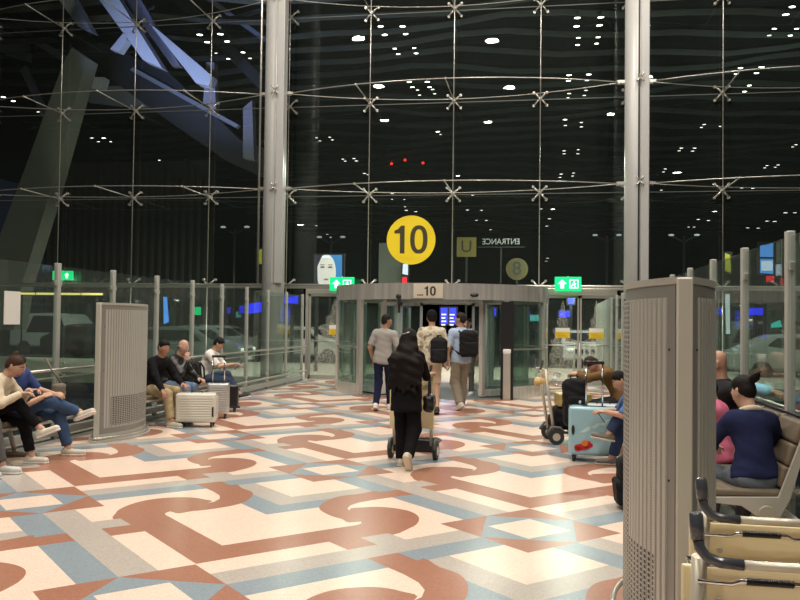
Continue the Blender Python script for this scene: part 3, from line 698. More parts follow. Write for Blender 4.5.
# tower sign grey slab behind the 10
struct_t = thing('sign_tower', 'plain grey green slab standing in the dark behind the yellow 10', 'slab', (0, 0, 0))
a, b_ = at_y(379, 243, 34), at_y(403, 282, 34); MB().b(a.x, b_.x, 34, 34.5, -.15, a.z).build('slab', mat('slab_grey', (.22, .24, .20), .7), struct_t)
sign_panel('banner', [(403, 264), (408, 264), (408, 275), (402.5, 274)], 33.5, .2, M_SCW, 'narrow lit white and red banner under the yellow 10')
t, e = sign_panel('banner', [(402, 277), (407, 277), (407, 283), (402, 283)], 32.6, .2, M_REDG, 'small lit red panel just above the drum canopy')
# portrait poster
t, e = sign_panel('portrait_poster', [(314.5, 255), (342, 255), (342, 284), (314.5, 284)], 25, .2, mat('poster_blue', (.05, .20, .50), .5, emit=.75), 'lit poster of a pale face on blue, above the etched door', 'poster', post=False)
cx, x0, x1, z0, z1 = e; W_ = x1 - x0; H_ = z1 - z0
fc = MB(); pts = [(x0 + W_ * (.44 + .34 * math.cos(a)), -.022, z0 + H_ * (.40 + .62 * math.sin(a))) for a in [2 * math.pi * k / 28 for k in range(28)]]
fc.prism([(p[0], max(z0, min(z1, p[2]))) for p in pts], 'y', -.03, -.021); fc.build('face', mat('poster_skin', (.72, .66, .62), .5, emit=.75), t)
ft = MB()
for ex in (.30, .58): ft.prism([(x0 + W_ * (ex + .085 * math.cos(a)), z0 + H_ * (.58 + .028 * math.sin(a))) for a in [k * .7 for k in range(9)]], 'y', -.036, -.031)
for ex in (.30, .58): ft.box((x0 + W_ * ex, -.033, z0 + H_ * .66), (W_ * .15, .005, H_ * .022))
ft.prism([(x0 + W_ * (.44 + .09 * math.cos(a)), z0 + H_ * (.16 + .03 * math.sin(a))) for a in [k * .7 for k in range(9)]], 'y', -.036, -.031, mi=1)
ft.build('facial_features', [mat('poster_dark', (.12, .09, .09), .5, emit=.4), mat('poster_lip', (.5, .15, .15), .5, emit=.5)], t)
hr = MB(); hr.prism([(x0, z0), (x0 + W_ * .14, z0), (x0 + W_ * .12, z0 + H_ * .6), (x0 + W_ * .3, z1), (x0, z1)], 'y', -.038, -.03); hr.build('hair', mat('poster_hair', (.04, .04, .06), .5, emit=.3), t)
tx = MB()
for k in range(4): tx.b(x0 + W_ * (.30 + .07 * k), x0 + W_ * (.335 + .07 * k), -.044, -.038, z1 - H_ * .10, z1 - H_ * .04)
tx.build('lettering', M_SCW, t)
MB().b(x0, x0 + .1, .1, .2, 0, z0).b(x1 - .1, x1, .1, .2, 0, z0).build('support_posts', M_DARK, t)

# --- mirror images of hall signs in the glass, modelled as reversed panels beyond it
en = thing('entrance_sign_reflection', 'faint grey reflected ENTRANCE lettering, modelled in reverse beyond the glass', 'sign', (0, 0, 0))
p = at_y(501, 243, 34); fo = text_obj('lettering', 'ENTRANCE', .62, .02, en); fo.location = p
fo.rotation_euler = (math.pi / 2, 0, 0); fo.scale = (-.48, .55, .55); fo.data.materials.append(mat('dim_letter', (.5, .5, .46), .5, emit=.05)); fo.location.z += .05
MB().b(p.x - .95, p.x + .95, 34.04, 34.08, p.z - .18, p.z - .14).b(p.x - .03, p.x + .03, 34.1, 34.2, -.15, p.z - .14).build('frame', M_DARK, en)
def rev_sign(x, y, Y, ch, r, lab, rnd_=True):
    t = thing('gate_sign_reflection', lab, 'sign', (0, 0, 0)); p = at_y(x, y, Y); t.location = (p.x, Y, p.z)
    pts = [(r * math.cos(R(a)), r * math.sin(R(a))) for a in range(0, 360, 10)] if rnd_ else [(-r, -r), (r, -r), (r, r), (-r, r)]
    MB().prism(pts, 'y', 0, .05).build('panel', mat('dim_yellow' + ch, (.08, .06, .008) if rnd_ else (.22, .17, .02), .5, emit=.05 if not rnd_ else .012), t)
    o = text_obj('letter', ch, r * 1.7, .01, t); f = o.data; o.location = (0, -.012, 0); o.rotation_euler = (math.pi / 2, 0, 0); o.scale = (-1, 1, 1)
    f.materials.append(M_INK)
    MB().b(-.04, .04, .06, .12, -p.z - .15, 0).build('support_post', M_DARK, t)
rev_sign(466.5, 247, 34, 'U', .40, 'dim modelled reflection of a yellow square sign with a dark U beside the yellow 10', False)
rev_sign(517, 269, 34, '8', .45, 'very dim modelled reflection of a round yellow sign with a reversed 8 low in the dark glass')
M_DYEL = mat('dim_banner', (.35, .33, .02), .5, emit=.25)
sign_panel('banner', [(725, 253), (730, 255), (731, 273), (725, 271)], 34, .2, M_DYEL, 'narrow dim yellow banner hanging dark outside above the perforated unit')
sign_panel('banner', [(257, 250), (262, 249), (262, 264), (257, 264)], 31, .2, M_DYEL, 'narrow dim yellow banner outside just beside the tall column near the fence')

# --- cars
def car(x, y, rz, col, lab, van=False):
    t = thing('car', lab, 'car', (x, y, -.15), rz); L, W, H = 4.4, 1.78, 1.5 if not van else 1.95
    paint = mat('car_paint_' + col[0], col[1], .25, .2, coat=.6)
    prof = [(-L/2, .35), (-L/2, .85), (-L/2 + .3, .95), (-L/2 + 1.0, 1.0), (-L/2 + 1.6, H - .03), (0, H), (L/2 - 1.2, H - .05), (L/2 - .35, 1.02), (L/2, .9), (L/2, .35)]
    if van: prof = [(-L/2, .35), (-L/2, .9), (-L/2 + .8, 1.15), (-L/2 + 1.3, H - .05), (0, H), (L/2 - .2, H - .05), (L/2, 1.2), (L/2, .35)]
    mb = MB(); mb.prism(prof, 'x', -W / 2, W / 2)
    bmesh.ops.bevel(mb.bm, geom=mb.bm.edges[:], offset=.07, segments=2, affect='EDGES')
    for v in mb.bm.verts:
        if v.co.z > 1.0: v.co.x *= 1 - .16 * (v.co.z - 1) / .5
    b = mb.build('body', paint, t)
    gm = mat('car_window', (.015, .018, .02), .08)
    x0 = -L/2 + (1.02 if not van else .82); 
    zf = H - .12
    MB().quad([(-W * .40, x0 + .0, 1.03), (W * .40, x0 + .0, 1.03), (W * .35, x0 + .50, zf), (-W * .35, x0 + .50, zf)]).quad([(-W * .40, x0 - .04, 1.03), (-W * .35, x0 + .46, zf), (W * .35, x0 + .46, zf), (W * .40, x0 - .04, 1.03)]).build('windscreen', gm, t)
    for s in (-1, 1):
        MB().prism([(-.9, 1.02), (1.3, 1.02), (.9, H - .14), (-.5, H - .14)], 'x', s * W * .478, s * W * .46).build('side_window', gm, t)
        for yy in (-1.4, 1.35):
            MB().cyl((s * (W / 2 - .2), yy, .32), (s * W / 2 + s * .01, yy, .32), .32, 20).build('wheel', M_RUBBER, t)
        MB().ball((s * .62, -L / 2 - .01, .75), .13, 10, scale=(1.3, .4, .6)).build('headlight', mat('headlight', (.9, .9, .85), .2, emit=.5), t)
    MB().b(-.5, .5, -L/2 - .03, -L/2 + .02, .62, .78).build('grille', M_DARK, t)
    MB().b(-.26, .26, -L/2 - .05, -L/2 - .03, .42, .53).build('number_plate', M_PAPER, t)
    return t
p = at_z(572, 353, -.15)
car(p.x - .35, 34.2, .08, ('white', (.62, .62, .60)), 'white car parked nose-on outside the double door')
car(-13.8, 33.4, 1.45, ('silver', (.30, .31, .31)), 'dull silver car outside behind the man in the white T-shirt')
car(-18.6, 33, 1.6, ('black', (.03, .03, .03)), 'dark car outside behind the person in the blue shirt')
car(9.4, 37.5, 1.5, ('grey', (.20, .21, .20)), 'dark grey van outside the glass beyond the beige seats', True)
car(-9.4, 32.4, 1.5, ('white', (.62, .62, .60)), 'white car outside between the round column and the etched door')
car(16, 36.5, 1.55, ('black', (.03, .03, .03)), 'black car outside the glass at the far side of the beige seats')
car(-22.5, 36.5, 1.5, ('white', (.62, .62, .60)), 'white van outside behind the blank notice on the fence', True)
car(-11.6, 26.0, 1.62, ('silver', (.30, .31, .31)), 'silver car at the kerb outside behind the bald man')
car(8.2, 28.0, 1.55, ('white', (.62, .62, .60)), 'white car at the kerb outside behind the woman in navy')
# kerb railing seen through the double door
rl = thing('kerb_railing', 'low metal railing running away along the pavement outside the double door', 'railing', (1.72, 22.7, 0))
for k in range(6): MB().cyl((-.1 * k, k * 1.2, 0), (-.1 * k, k * 1.2, 1.0), .03).build('railing_post', M_POST, rl)
for z in (.5, 1.0): MB().cyl((0, 0, z), (-.5, 6.0, z), .025).build('rail', M_POST, rl)
wl = thing('louvred_screen', 'pale grey ribbed screen wall along the pavement outside the double door', 'screen wall', (1.98, 22.6, 0), -.02)
MB().b(0, .1, 0, 9, 0, 2.3).build('backing', mat('screen_grey', (.22, .22, .20), .7), wl)
for k in range(20): MB().b(-.06, 0, k * .45, k * .45 + .08, 0, 2.3).build('rib', M_POST, wl)

# ================================================================== AIR DIFFUSER UNITS (perforated lens-shaped towers)
def perf_material(rib, full=True):
    m = bpy.data.materials.new('ribbed_aluminium' if rib else 'perforated_aluminium'); m.use_nodes = True; nt = m.node_tree; b = nt.nodes['Principled BSDF']; L = nt.links
    def M(op, a, c=None):
        n = nt.nodes.new('ShaderNodeMath'); n.operation = op
        for i, v in enumerate((a, c)):
            if v is None: continue
            if isinstance(v, (int, float)): n.inputs[i].default_value = v
            else: L.new(v, n.inputs[i])
        return n.outputs[0]
    uv = nt.nodes.new('ShaderNodeUVMap'); sp = nt.nodes.new('ShaderNodeSeparateXYZ'); L.new(uv.outputs[0], sp.inputs[0])
    u, v = sp.outputs[0], sp.outputs[1]
    # slots: columns every .062 m; holes every .030 m
    fu = M('ABSOLUTE', M('SUBTRACT', M('FRACT', M('DIVIDE', M('SUBTRACT', u, .052), .044)), .5)); fv = M('ABSOLUTE', M('SUBTRACT', M('FRACT', M('DIVIDE', v, .0235)), .5))
    hole = M('MULTIPLY', M('LESS_THAN', fu, .24), M('LESS_THAN', fv, .33))
    low = M('MULTIPLY', M('LESS_THAN', v, .56), M('GREATER_THAN', v, .20))
    mid = M('MULTIPLY', M('GREATER_THAN', u, .50), M('GREATER_THAN', v, .20))
    zone = M('MULTIPLY', M('MAXIMUM', low, mid) if full else low, M('MULTIPLY', M('GREATER_THAN', u, .16), M('MULTIPLY', M('LESS_THAN', u, 1.335), M('LESS_THAN', v, 1.66))))
    hole = M('MULTIPLY', hole, zone)
    st = M('LESS_THAN', M('FRACT', M('DIVIDE', u, .062)), .42)
    stz = M('MULTIPLY', M('MULTIPLY', st, M('GREATER_THAN', u, .14)), M('MULTIPLY', M('LESS_THAN', u, 1.335), M('MULTIPLY', M('GREATER_THAN', v, .17), M('LESS_THAN', v, 1.66))))
    # fine perforation weave inside the ribs (dark slits)
    fine = M('MULTIPLY', stz, M('LESS_THAN', M('FRACT', M('DIVIDE', v, .012)), .5))
    mx = nt.nodes.new('ShaderNodeMix'); mx.data_type = 'RGBA'; mx.inputs[6].default_value = (.52, .52, .475, 1) if rib else (.29, .29, .265, 1); mx.inputs[7].default_value = (.13, .122, .108, 1)
    L.new(M('MULTIPLY', fine, .18 if rib else 0.), mx.inputs[0])
    m2 = nt.nodes.new('ShaderNodeMix'); m2.data_type = 'RGBA'; m2.inputs[7].default_value = (.012, .012, .012, 1); L.new(mx.outputs[2], m2.inputs[6]); L.new(hole, m2.inputs[0])
    L.new(m2.outputs[2], b.inputs['Base Color']); b.inputs['Metallic'].default_value = .35; b.inputs['Roughness'].default_value = .42
    bu = nt.nodes.new('ShaderNodeBump'); bu.inputs['Distance'].default_value = .004; bu.inputs['Strength'].default_value = .7; L.new(M('SUBTRACT', stz, M('MULTIPLY', hole, 2)), bu.inputs['Height']); L.new(bu.outputs[0], b.inputs['Normal'])
    return m
M_PERF = perf_material(False); M_RIB = perf_material(True); M_RIBF = perf_material(True, False)
def air_unit(x, y, rz, lab, near=True):
    """lens plan, long axis along local Y (0..Ln), bulge +-hw along local X"""
    t = thing('air_unit', lab, 'air unit', (x, y, 0), rz); Ln, hw, H = 1.32, .168, 1.755
    def lens(off, n=28):
        A = [(+(hw + off) * 4 * (k / n) * (1 - k / n) + .035, -off + (Ln + 2 * off) * k / n) for k in range(n + 1)]
        B = [(-(hw + off) * 4 * (k / n) * (1 - k / n) - .035, -off + (Ln + 2 * off) * k / n) for k in range(n, -1, -1)]
        return A + B
    for s in (-1, 1):
        n = 40; bm = bmesh.new(); uvl = bm.loops.layers.uv.new('UVMap'); arc_ = 0; prev = None; cols = []
        for k in range(n + 1):
            px, py = s * (hw * 4 * (k / n) * (1 - k / n) + .035), Ln * k / n
            if prev: arc_ += math.hypot(px - prev[0], py - prev[1])
            prev = (px, py); cols.append((bm.verts.new((px, py, .10)), bm.verts.new((px, py, H - .02)), arc_))
        for k in range(n):
            a, b_ = cols[k], cols[k + 1]; f = bm.faces.new((a[0], b_[0], b_[1], a[1])); f.smooth = True
            for lp, (uu, vv) in zip(f.loops, ((a[2], .1), (b_[2], .1), (b_[2], H - .02), (a[2], H - .02))): lp[uvl].uv = (uu, vv)
        bmesh.ops.recalc_face_normals(bm, faces=bm.faces)
        me = bpy.data.meshes.new('perforated_panel'); bm.to_mesh(me); bm.free(); link('perforated_panel', me, M_PERF, t)
        bm = bmesh.new(); uvl = bm.loops.layers.uv.new('UVMap'); N_ = 1200; P_ = [(s * (hw * 4 * (k / N_) * (1 - k / N_) + .035), Ln * k / N_) for k in range(N_ + 1)]; A_ = [0]
        for k in range(N_): A_.append(A_[-1] + math.hypot(P_[k + 1][0] - P_[k][0], P_[k + 1][1] - P_[k][1]))
        def onarc(u):
            k = min(max(int(np.searchsorted(A_, u)), 1), N_); a, b_ = P_[k - 1], P_[k]; tx_, ty_ = b_[0] - a[0], b_[1] - a[1]; l_ = math.hypot(tx_, ty_)
            return a, (s * ty_ / l_, -s * tx_ / l_)
        u_ = .060; RH = .007 if near else .003
        while u_ < A_[-1] - .07:
            pts = []
            for uu, off in ((u_, 0), (u_ + .003, RH), (u_ + .029, RH), (u_ + .032, 0)):
                a, nn = onarc(uu); pts.append((a[0] + nn[0] * off, a[1] + nn[1] * off, uu))
            lo_ = [bm.verts.new((p[0], p[1], .17)) for p in pts]; hi_ = [bm.verts.new((p[0], p[1], 1.67)) for p in pts]
            for q in range(3):
                f = bm.faces.new((lo_[q], lo_[q + 1], hi_[q + 1], hi_[q]))
                for lp, (uu, vv) in zip(f.loops, ((pts[q][2], .17), (pts[q + 1][2], .17), (pts[q + 1][2], 1.67), (pts[q][2], 1.67))): lp[uvl].uv = (uu, vv)
            bm.faces.new(lo_[::-1]); bm.faces.new(hi_); u_ += .044
        bmesh.ops.recalc_face_normals(bm, faces=bm.faces); me = bpy.data.meshes.new('grille_ribs'); bm.to_mesh(me); bm.free(); link('grille_ribs', me, M_RIB if near else M_RIBF, t)
    MB().prism(lens(-.012), 'z', .08, H - .03).build('core', M_ALU, t)
    MB().prism(lens(.006), 'z', H - .03, H).build('top_cap', M_ALU, t)
    MB().prism(lens(.012), 'z', .03, .10).build('base_band', M_ALU, t)
    MB().prism(lens(.07 if near else .10), 'z', 0, .03).build('plinth', M_ALU, t)
    for yy in (-.012, Ln + .012): MB().b(-.032, .032, yy - .02, yy + .02, .03, H - .004, .008).build('corner_post', mat('warm_aluminium', (.56, .55, .47), .45, .2), t)
    pts = [(x_, y_, .17) for x_, y_ in smoothpoly(lens(.055, 14), 1)]
    if not near: pts = [(a_, b_, .055) for a_, b_, c_ in pts]
    rg = MB().tube(pts, .014, 8, closed=True); rg.build('bumper_rail', M_ROD, t)
    for k in (4, 10, 18, 24) if near else ():
        q = lens(.055, 14)[k]; q2 = lens(-.01, 14)[k]; MB().cyl((q[0], q[1], .17), (q2[0], q2[1], .17), .009, 6).build('rail_bracket', M_ROD, t)
    for k in range(3):
        for s in (-1, 1): MB().ball((s * (.035 + hw * 4 * .03 * .97), .04, .35 + k * .55), .006, 8).build('screw', M_DARK, t)
    return t
air_unit(-5.44, 9.66, R(2), 'tall grey perforated air unit standing alone beside the seated people along the fence', False)
air_unit(.600, 3.60, R(-3), 'large grey perforated air unit close by, with nested baggage trolleys beside it')

# ================================================================== SOFT SHAPES: signed distances meshed by surface nets
class Field:
    def __init__(s, vox, k=.03): s.vox, s.k, s.prims, s.sub = vox, k, [], []
    def cap(s, a, b_, r1, r2=None, F=None, fk=1., cuts=(), k=None, dis=0.):
        s.prims.append(('c', np.array(a, float), np.array(b_, float), r1, r1 if r2 is None else r2, None if F is None else np.array(F, float), fk, cuts, s.k if k is None else k, dis)); return s
    def box(s, c, half, rot=None, r=.02, cuts=(), k=None, dis=0.):
        Rm = np.eye(3) if rot is None else np.array(rot.to_3x3() if hasattr(rot, 'to_3x3') else rot)
        s.prims.append(('b', np.array(c, float), np.array(half, float), Rm, r, None, 1., cuts, s.k if k is None else k, dis)); return s
    def bounds(s, p):
        if p[0] == 'c':
            m = max(p[3], p[4]); return np.minimum(p[1], p[2]) - m, np.maximum(p[1], p[2]) + m
        h = np.linalg.norm(p[2]) ; return p[1] - h, p[1] + h
    def ev(s, p, X):
        if p[0] == 'c':
            a, b_, r1, r2, F, fk = p[1:7]; D = X - a; ab = b_ - a
            if F is not None:
                D = D + ((D @ F) * (fk - 1))[..., None] * F; ab = ab + (ab @ F) * (fk - 1) * F
            L = max(ab @ ab, 1e-9); h = np.clip((D @ ab) / L, 0, 1)
            d = np.sqrt(((D - h[..., None] * ab) ** 2).sum(-1)) - (r1 + (r2 - r1) * h)
        else:
            c, half, Rm, r = p[1:5]; q = np.abs((X - c) @ Rm) - half + r
            d = np.sqrt((np.maximum(q, 0) ** 2).sum(-1)) + np.minimum(q.max(-1), 0) - r
        if p[9]:
            d = d + p[9] * (np.sin(X[..., 0] * 31 + X[..., 2] * 23) * np.sin(X[..., 1] * 27 + X[..., 2] * 37 + 1) + .6 * np.sin(X[..., 2] * 61 + X[..., 0] * 17 - X[..., 1] * 29))
        for c0, n in p[7]: d = np.maximum(d, (X - np.array(c0)) @ np.array(n))
        return d
    def mesh(s, name):
        lo = np.min([s.bounds(p)[0] for p in s.prims], 0) - 3 * s.vox; hi = np.max([s.bounds(p)[1] for p in s.prims], 0) + 3 * s.vox
        n = np.ceil((hi - lo) / s.vox).astype(int) + 1; G = np.full(n, .2)
        def region(p):
            a, b_ = s.bounds(p); i0 = np.maximum(((a - lo - .06) / s.vox).astype(int), 0); i1 = np.minimum(((b_ - lo + .06) / s.vox).astype(int) + 2, n)
            ax = [lo[i] + s.vox * np.arange(i0[i], i1[i]) for i in range(3)]
            return tuple(slice(i0[i], i1[i]) for i in range(3)), np.stack(np.meshgrid(*ax, indexing='ij'), -1)
        for p in s.prims:
            sl, X = region(p); d = s.ev(p, X); g = G[sl]; k = p[8]
            if k > 0:
                h = np.clip(.5 + .5 * (g - d) / k, 0, 1); G[sl] = g * (1 - h) + d * h - k * h * (1 - h)
            else: G[sl] = np.minimum(g, d)
        for p in s.sub:
            sl, X = region(p); G[sl] = np.maximum(G[sl], -s.ev(p, X))
        for ax in range(3):
            for e in (0, -1):
                ix = [slice(None)] * 3; ix[ax] = e; G[tuple(ix)] = .2
        ins = G < 0; acc = np.zeros(tuple(n - 1) + (3,)); cnt = np.zeros(tuple(n - 1))
        for ax in range(3):
            for da in (0, 1):
                for db in (0, 1):
                    o1, o2 = [a for a in range(3) if a != ax]
                    s0 = [None] * 3; s0[ax] = slice(0, n[ax] - 1); s1 = [None] * 3; s1[ax] = slice(1, n[ax])
                    for (o, d_) in ((o1, da), (o2, db)):
                        s0[o] = slice(d_, n[o] - 1 + d_); s1[o] = s0[o]
                    a, b_ = G[tuple(s0)], G[tuple(s1)]; c = (a < 0) != (b_ < 0)
                    t = np.where(c, a / np.where(c, a - b_, 1), 0); off = np.zeros(3); off[o1] = da; off[o2] = db
                    cnt += c
                    for i in range(3): acc[..., i] += np.where(c, t if i == ax else off[i], 0)
        m = cnt > 0; idx = -np.ones(tuple(n - 1), int); idx[m] = np.arange(m.sum())
        V = lo + s.vox * (np.argwhere(m) + acc[m] / cnt[m][:, None]); F = []
        for ax in range(3):
            o1, o2 = (ax + 1) % 3, (ax + 2) % 3
            s0 = [slice(1, n[i] - 1) for i in range(3)]; s0[ax] = slice(0, n[ax] - 1); s1 = list(s0); s1[ax] = slice(1, n[ax])
            A, B = ins[tuple(s0)], ins[tuple(s1)]; P = np.argwhere(A != B)
            if not len(P): continue
            base = P.copy(); base[:, o1] += 1; base[:, o2] += 1; fl_ = A[tuple(P.T)]
            q = []
            for d1, d2 in ((0, 0), (-1, 0), (-1, -1), (0, -1)):
                c = base.copy(); c[:, o1] += d1; c[:, o2] += d2; q.append(idx[tuple(c.T)])
            q = np.stack(q, 1); q[~fl_] = q[~fl_][:, ::-1]; F.append(q)
        F = np.concatenate(F)
        return V, F
    def build(s, name, m, parent=None, extra=None):
        V, F = s.mesh(name)
        if extra:
            for (V2, F2) in extra: F = np.concatenate([F, F2 + len(V)]); V = np.concatenate([V, V2])
        me = bpy.data.meshes.new(name); me.vertices.add(len(V)); me.vertices.foreach_set('co', V.ravel()); me.loops.add(F.size)
        me.loops.foreach_set('vertex_index', F.ravel().astype(np.int32)); me.polygons.add(len(F))
        me.polygons.foreach_set('loop_start', np.arange(0, F.size, 4, dtype=np.int32)); me.polygons.foreach_set('loop_total', np.full(len(F), 4, dtype=np.int32))
        me.update(); me.validate(); o = link(name, me, m, parent, smooth=True); return o

# ================================================================== PEOPLE
def unit(v): v = np.array(v, float); return v / (np.linalg.norm(v) + 1e-9)
def ik(a, t, l1, l2, pole):
    a, t = np.array(a, float), np.array(t, float); d = t - a; D = np.linalg.norm(d)
    if D > (l1 + l2) * .995: t = a + d / D * (l1 + l2) * .995; d = t - a; D = np.linalg.norm(d)
    D = max(D, abs(l1 - l2) + .02)
    x = (l1 * l1 - l2 * l2 + D * D) / (2 * D); h = math.sqrt(max(l1 * l1 - x * x, 0)); u = unit(d); p = np.array(pole, float); p = unit(p - u * (p @ u))
    return a + u * x + p * h, t
def fabric(name, c, rough=.85, n=.12, sc=30): return mat('cloth_' + name, c, rough, noise=n, nscale=sc, bump=.35, bscale=60, spec=.08)
def person(label, loc, rz, h=1.7, fem=False, pelvis=(0, 0, .92), lean=(0, 0), twist=0, head=(0, 0), hands=None, pole=None, feet=None, kpole=None,
           top=('t', (.5, .5, .5), 1.0), bottom=('b', (.1, .1, .1), 2.0), shoe=('s', (.7, .7, .7)), hair=('short', (.015, .012, .01)), skin=(.46, .26, .17),
           vox=.013, curl=.9, longtop=.06, sole=(.75, .75, .72), collar=None, hipturn=0, sock=None):
    s = h / 1.7; t = thing('person', label, 'person', (loc[0], loc[1], loc[2] if len(loc) > 2 else 0), R(rz))
    msk = mat('skin_%d' % int(skin[0] * 1000), skin, .5, noise=.06, nscale=20)
    pv = np.array(pelvis, float); ht = R(hipturn); HR = np.array((math.cos(ht), math.sin(ht), 0))
    lf, ls = R(lean[0]), R(lean[1]); tw = R(twist)
    up = unit((math.sin(ls), math.sin(lf), math.cos(lf) * math.cos(ls))); rt = np.array((math.cos(tw), math.sin(tw), 0)); rt = unit(rt - up * (rt @ up)); fw = np.cross(up, rt)
    mid = pv + unit(up * .6 + np.array((0, 0, .5))) * .22 * s; neck = mid + up * .27 * s
    sw = (.165 if not fem else .145) * s; hw = (.088 if not fem else .092) * s
    Sh = {k: neck - up * .045 * s + rt * sw * sg for k, sg in (('L', -1), ('R', 1))}
    Hp = {k: pv + HR * hw * sg for k, sg in (('L', -1), ('R', 1))}
    yw, pt = R(head[0]), -R(head[1])
    hf0 = np.cross(up * .35 + np.array((0, 0, .65)), rt); hf = unit(fw * math.cos(yw) - rt * math.sin(yw))
    hup = unit(unit(up * .45 + np.array((0, 0, .55))) * math.cos(pt) + hf * math.sin(pt)); hf = unit(hf - hup * (hf @ hup)); hr = np.cross(hf, hup)
    nk = neck + unit(up * .6 + hup * .5) * .06 * s; hc = nk + hup * .115 * s + hf * .015 * s
    hands = hands or {}; feet = feet or {}; pole = pole or {}; kpole = kpole or {}
    El, Wr, Kn, An = {}, {}, {}, {}
    for k, sg in (('L', -1), ('R', 1)):
        tgt = hands.get(k, tuple(Sh[k] + np.array((sg * .06, .02, -.53 * s))))
        El[k], Wr[k] = ik(Sh[k], tgt[:3], .275 * s, .245 * s, pole.get(k, (sg * .5, -1, -.3)))
        ft = feet.get(k, (sg * .1, .0, 0, 0, 0)); fa = np.array((ft[0], ft[1], ft[2] + .085 * s))
        Kn[k], An[k] = ik(Hp[k], fa, .425 * s, .415 * s, kpole.get(k, (0, 1, .3)))
    bulk = 1.0 if not fem else .93
    def torso(F, g, dis=0., low=0., cuts=()):
        F.cap(pv - HR * .055 * s, pv + HR * .055 * s, .112 * s + g, None, fw, 1.22, cuts, dis=dis)
        F.cap(pv, mid, .118 * s * bulk + g, .118 * s * bulk + g, fw, 1.3, cuts, dis=dis, k=.06)
        F.cap(mid, neck - up * .10 * s, .125 * s * bulk + g, .135 * s * bulk + g, fw, 1.35, cuts, dis=dis, k=.06)
        F.cap(Sh['L'] + rt * .04 * s - up * .02 * s, Sh['R'] - rt * .04 * s - up * .02 * s, .072 * s + g, None, None, 1, cuts, dis=dis, k=.06)
        F.cap(neck - up * .12 * s, neck - up * .02 * s, .10 * s + g, .06 * s + g, fw, 1.2, cuts, dis=dis, k=.05)
        if fem: F.cap(mid + up * .10 * s + fw * .07 * s - rt * .06 * s, mid + up * .10 * s + fw * .07 * s + rt * .06 * s, .06 * s + g, None, None, 1, cuts, dis=dis, k=.05)
    # --- body: one continuous skin surface with head, ears and nose
    B = Field(vox, .03); torso(B, -.012)
    B.cap(neck - up * .04, nk + hup * .05 * s, .056 * s, .052 * s)
    B.cap(hc - hup * .0 * s, hc + hup * .035 * s - hf * .012 * s, .083 * s, .080 * s, hr, 1.13, k=.02)
    B.cap(hc - hup * .075 * s + hf * .030 * s, hc - hup * .02 * s + hf * .025 * s, .045 * s, .062 * s, hr, 1.1, k=.03)
    B.cap(hc - hup * .035 * s + hf * .092 * s, hc + hup * .008 * s + hf * .080 * s, .014 * s, .009 * s, k=.012)
    for sg in (-1, 1): B.cap(hc + hr * sg * .076 * s - hup * .03 * s - hf * .004, hc + hr * sg * .079 * s + hup * .012 * s - hf * .008, .013 * s, .017 * s, hr, 1.5, k=.008)
    for k in 'LR':
        B.cap(Sh[k], El[k], .050 * s * bulk, .040 * s * bulk); B.cap(El[k], Wr[k], .041 * s * bulk, .029 * s * bulk)
        B.cap(Hp[k], Kn[k], .080 * s, .055 * s, k=.04); B.cap(Kn[k], An[k], .056 * s, .037 * s)
        B.cap(An[k], An[k] - np.array((0, 0, .03)), .036 * s, .036 * s)
    # hands at finer resolution: palm, four unequal bent fingers and a thumb
    extra = []
    for k, sg in (('L', -1), ('R', 1)):
        d = unit(Wr[k] - El[k]); hd = (hands.get(k) or (0,))[3:] if hands.get(k) is not None else ()
        if len(hd) >= 3: d = unit(np.array(hd[:3], float))
        nrm = unit(np.cross(d, rt)) if abs(d @ rt) < .9 else np.array((0, 0, -1.))
        if hands.get(k) is None or abs(d[2]) > .8: nrm = unit(-rt * sg - d * (-(rt * sg) @ d))   # palm faces the thigh
        elif nrm[2] > 0: nrm = -nrm
        if len(hd) >= 4 and hd[3]: nrm = -nrm
        side = np.cross(d, nrm); 
        if side @ (rt * sg) > 0: side = -side        # thumb side points inwards
        if hands.get(k) is None or abs(d[2]) > .8: side = fw
        H_ = Field(.0058 if vox > .011 else .005, .008); w0 = Wr[k]
        H_.cap(w0 - d * .02, w0 + d * .015, .026 * s, .025 * s, nrm, 1.25)
        H_.cap(w0 + d * .03 + side * .012, w0 + d * .075 * s + side * .020, .022 * s, .019 * s, nrm, 1.5); H_.cap(w0 + d * .03 - side * .012, w0 + d * .07 * s - side * .022, .022 * s, .018 * s, nrm, 1.5)
        H_.cap(w0 + d * .04, w0 + d * .075 * s, .024 * s, .02 * s, nrm, 1.5)
        for i, (off, ln) in enumerate(((.029, .070), (.010, .080), (-.010, .075), (-.029, .058))):
            c1, c2 = curl * .5, curl * 1.2; p0 = w0 + d * (.080 - .004 * abs(i - 1)) * s + side * off * s
            p1 = p0 + (d * math.cos(c1) + nrm * math.sin(c1)) * ln * .52 * s; p2 = p1 + (d * math.cos(c2) + nrm * math.sin(c2)) * ln * .5 * s
            H_.cap(p0, p1, .0098 * s, .0088 * s, k=.004); H_.cap(p1, p2, .0088 * s, .0072 * s, k=.004)
        p0 = w0 + d * .022 * s + side * .026 * s; p1 = p0 + unit(d * .75 + side * .75 + nrm * .3) * .042 * s; p2 = p1 + unit(d * 1.0 + side * .15 + nrm * .5) * .032 * s
        H_.cap(p0, p1, .0135 * s, .011 * s, k=.006); H_.cap(p1, p2, .0105 * s, .008 * s, k=.004)
        extra.append(H_.mesh('h'))
    B.build('body', msk, t, extra)
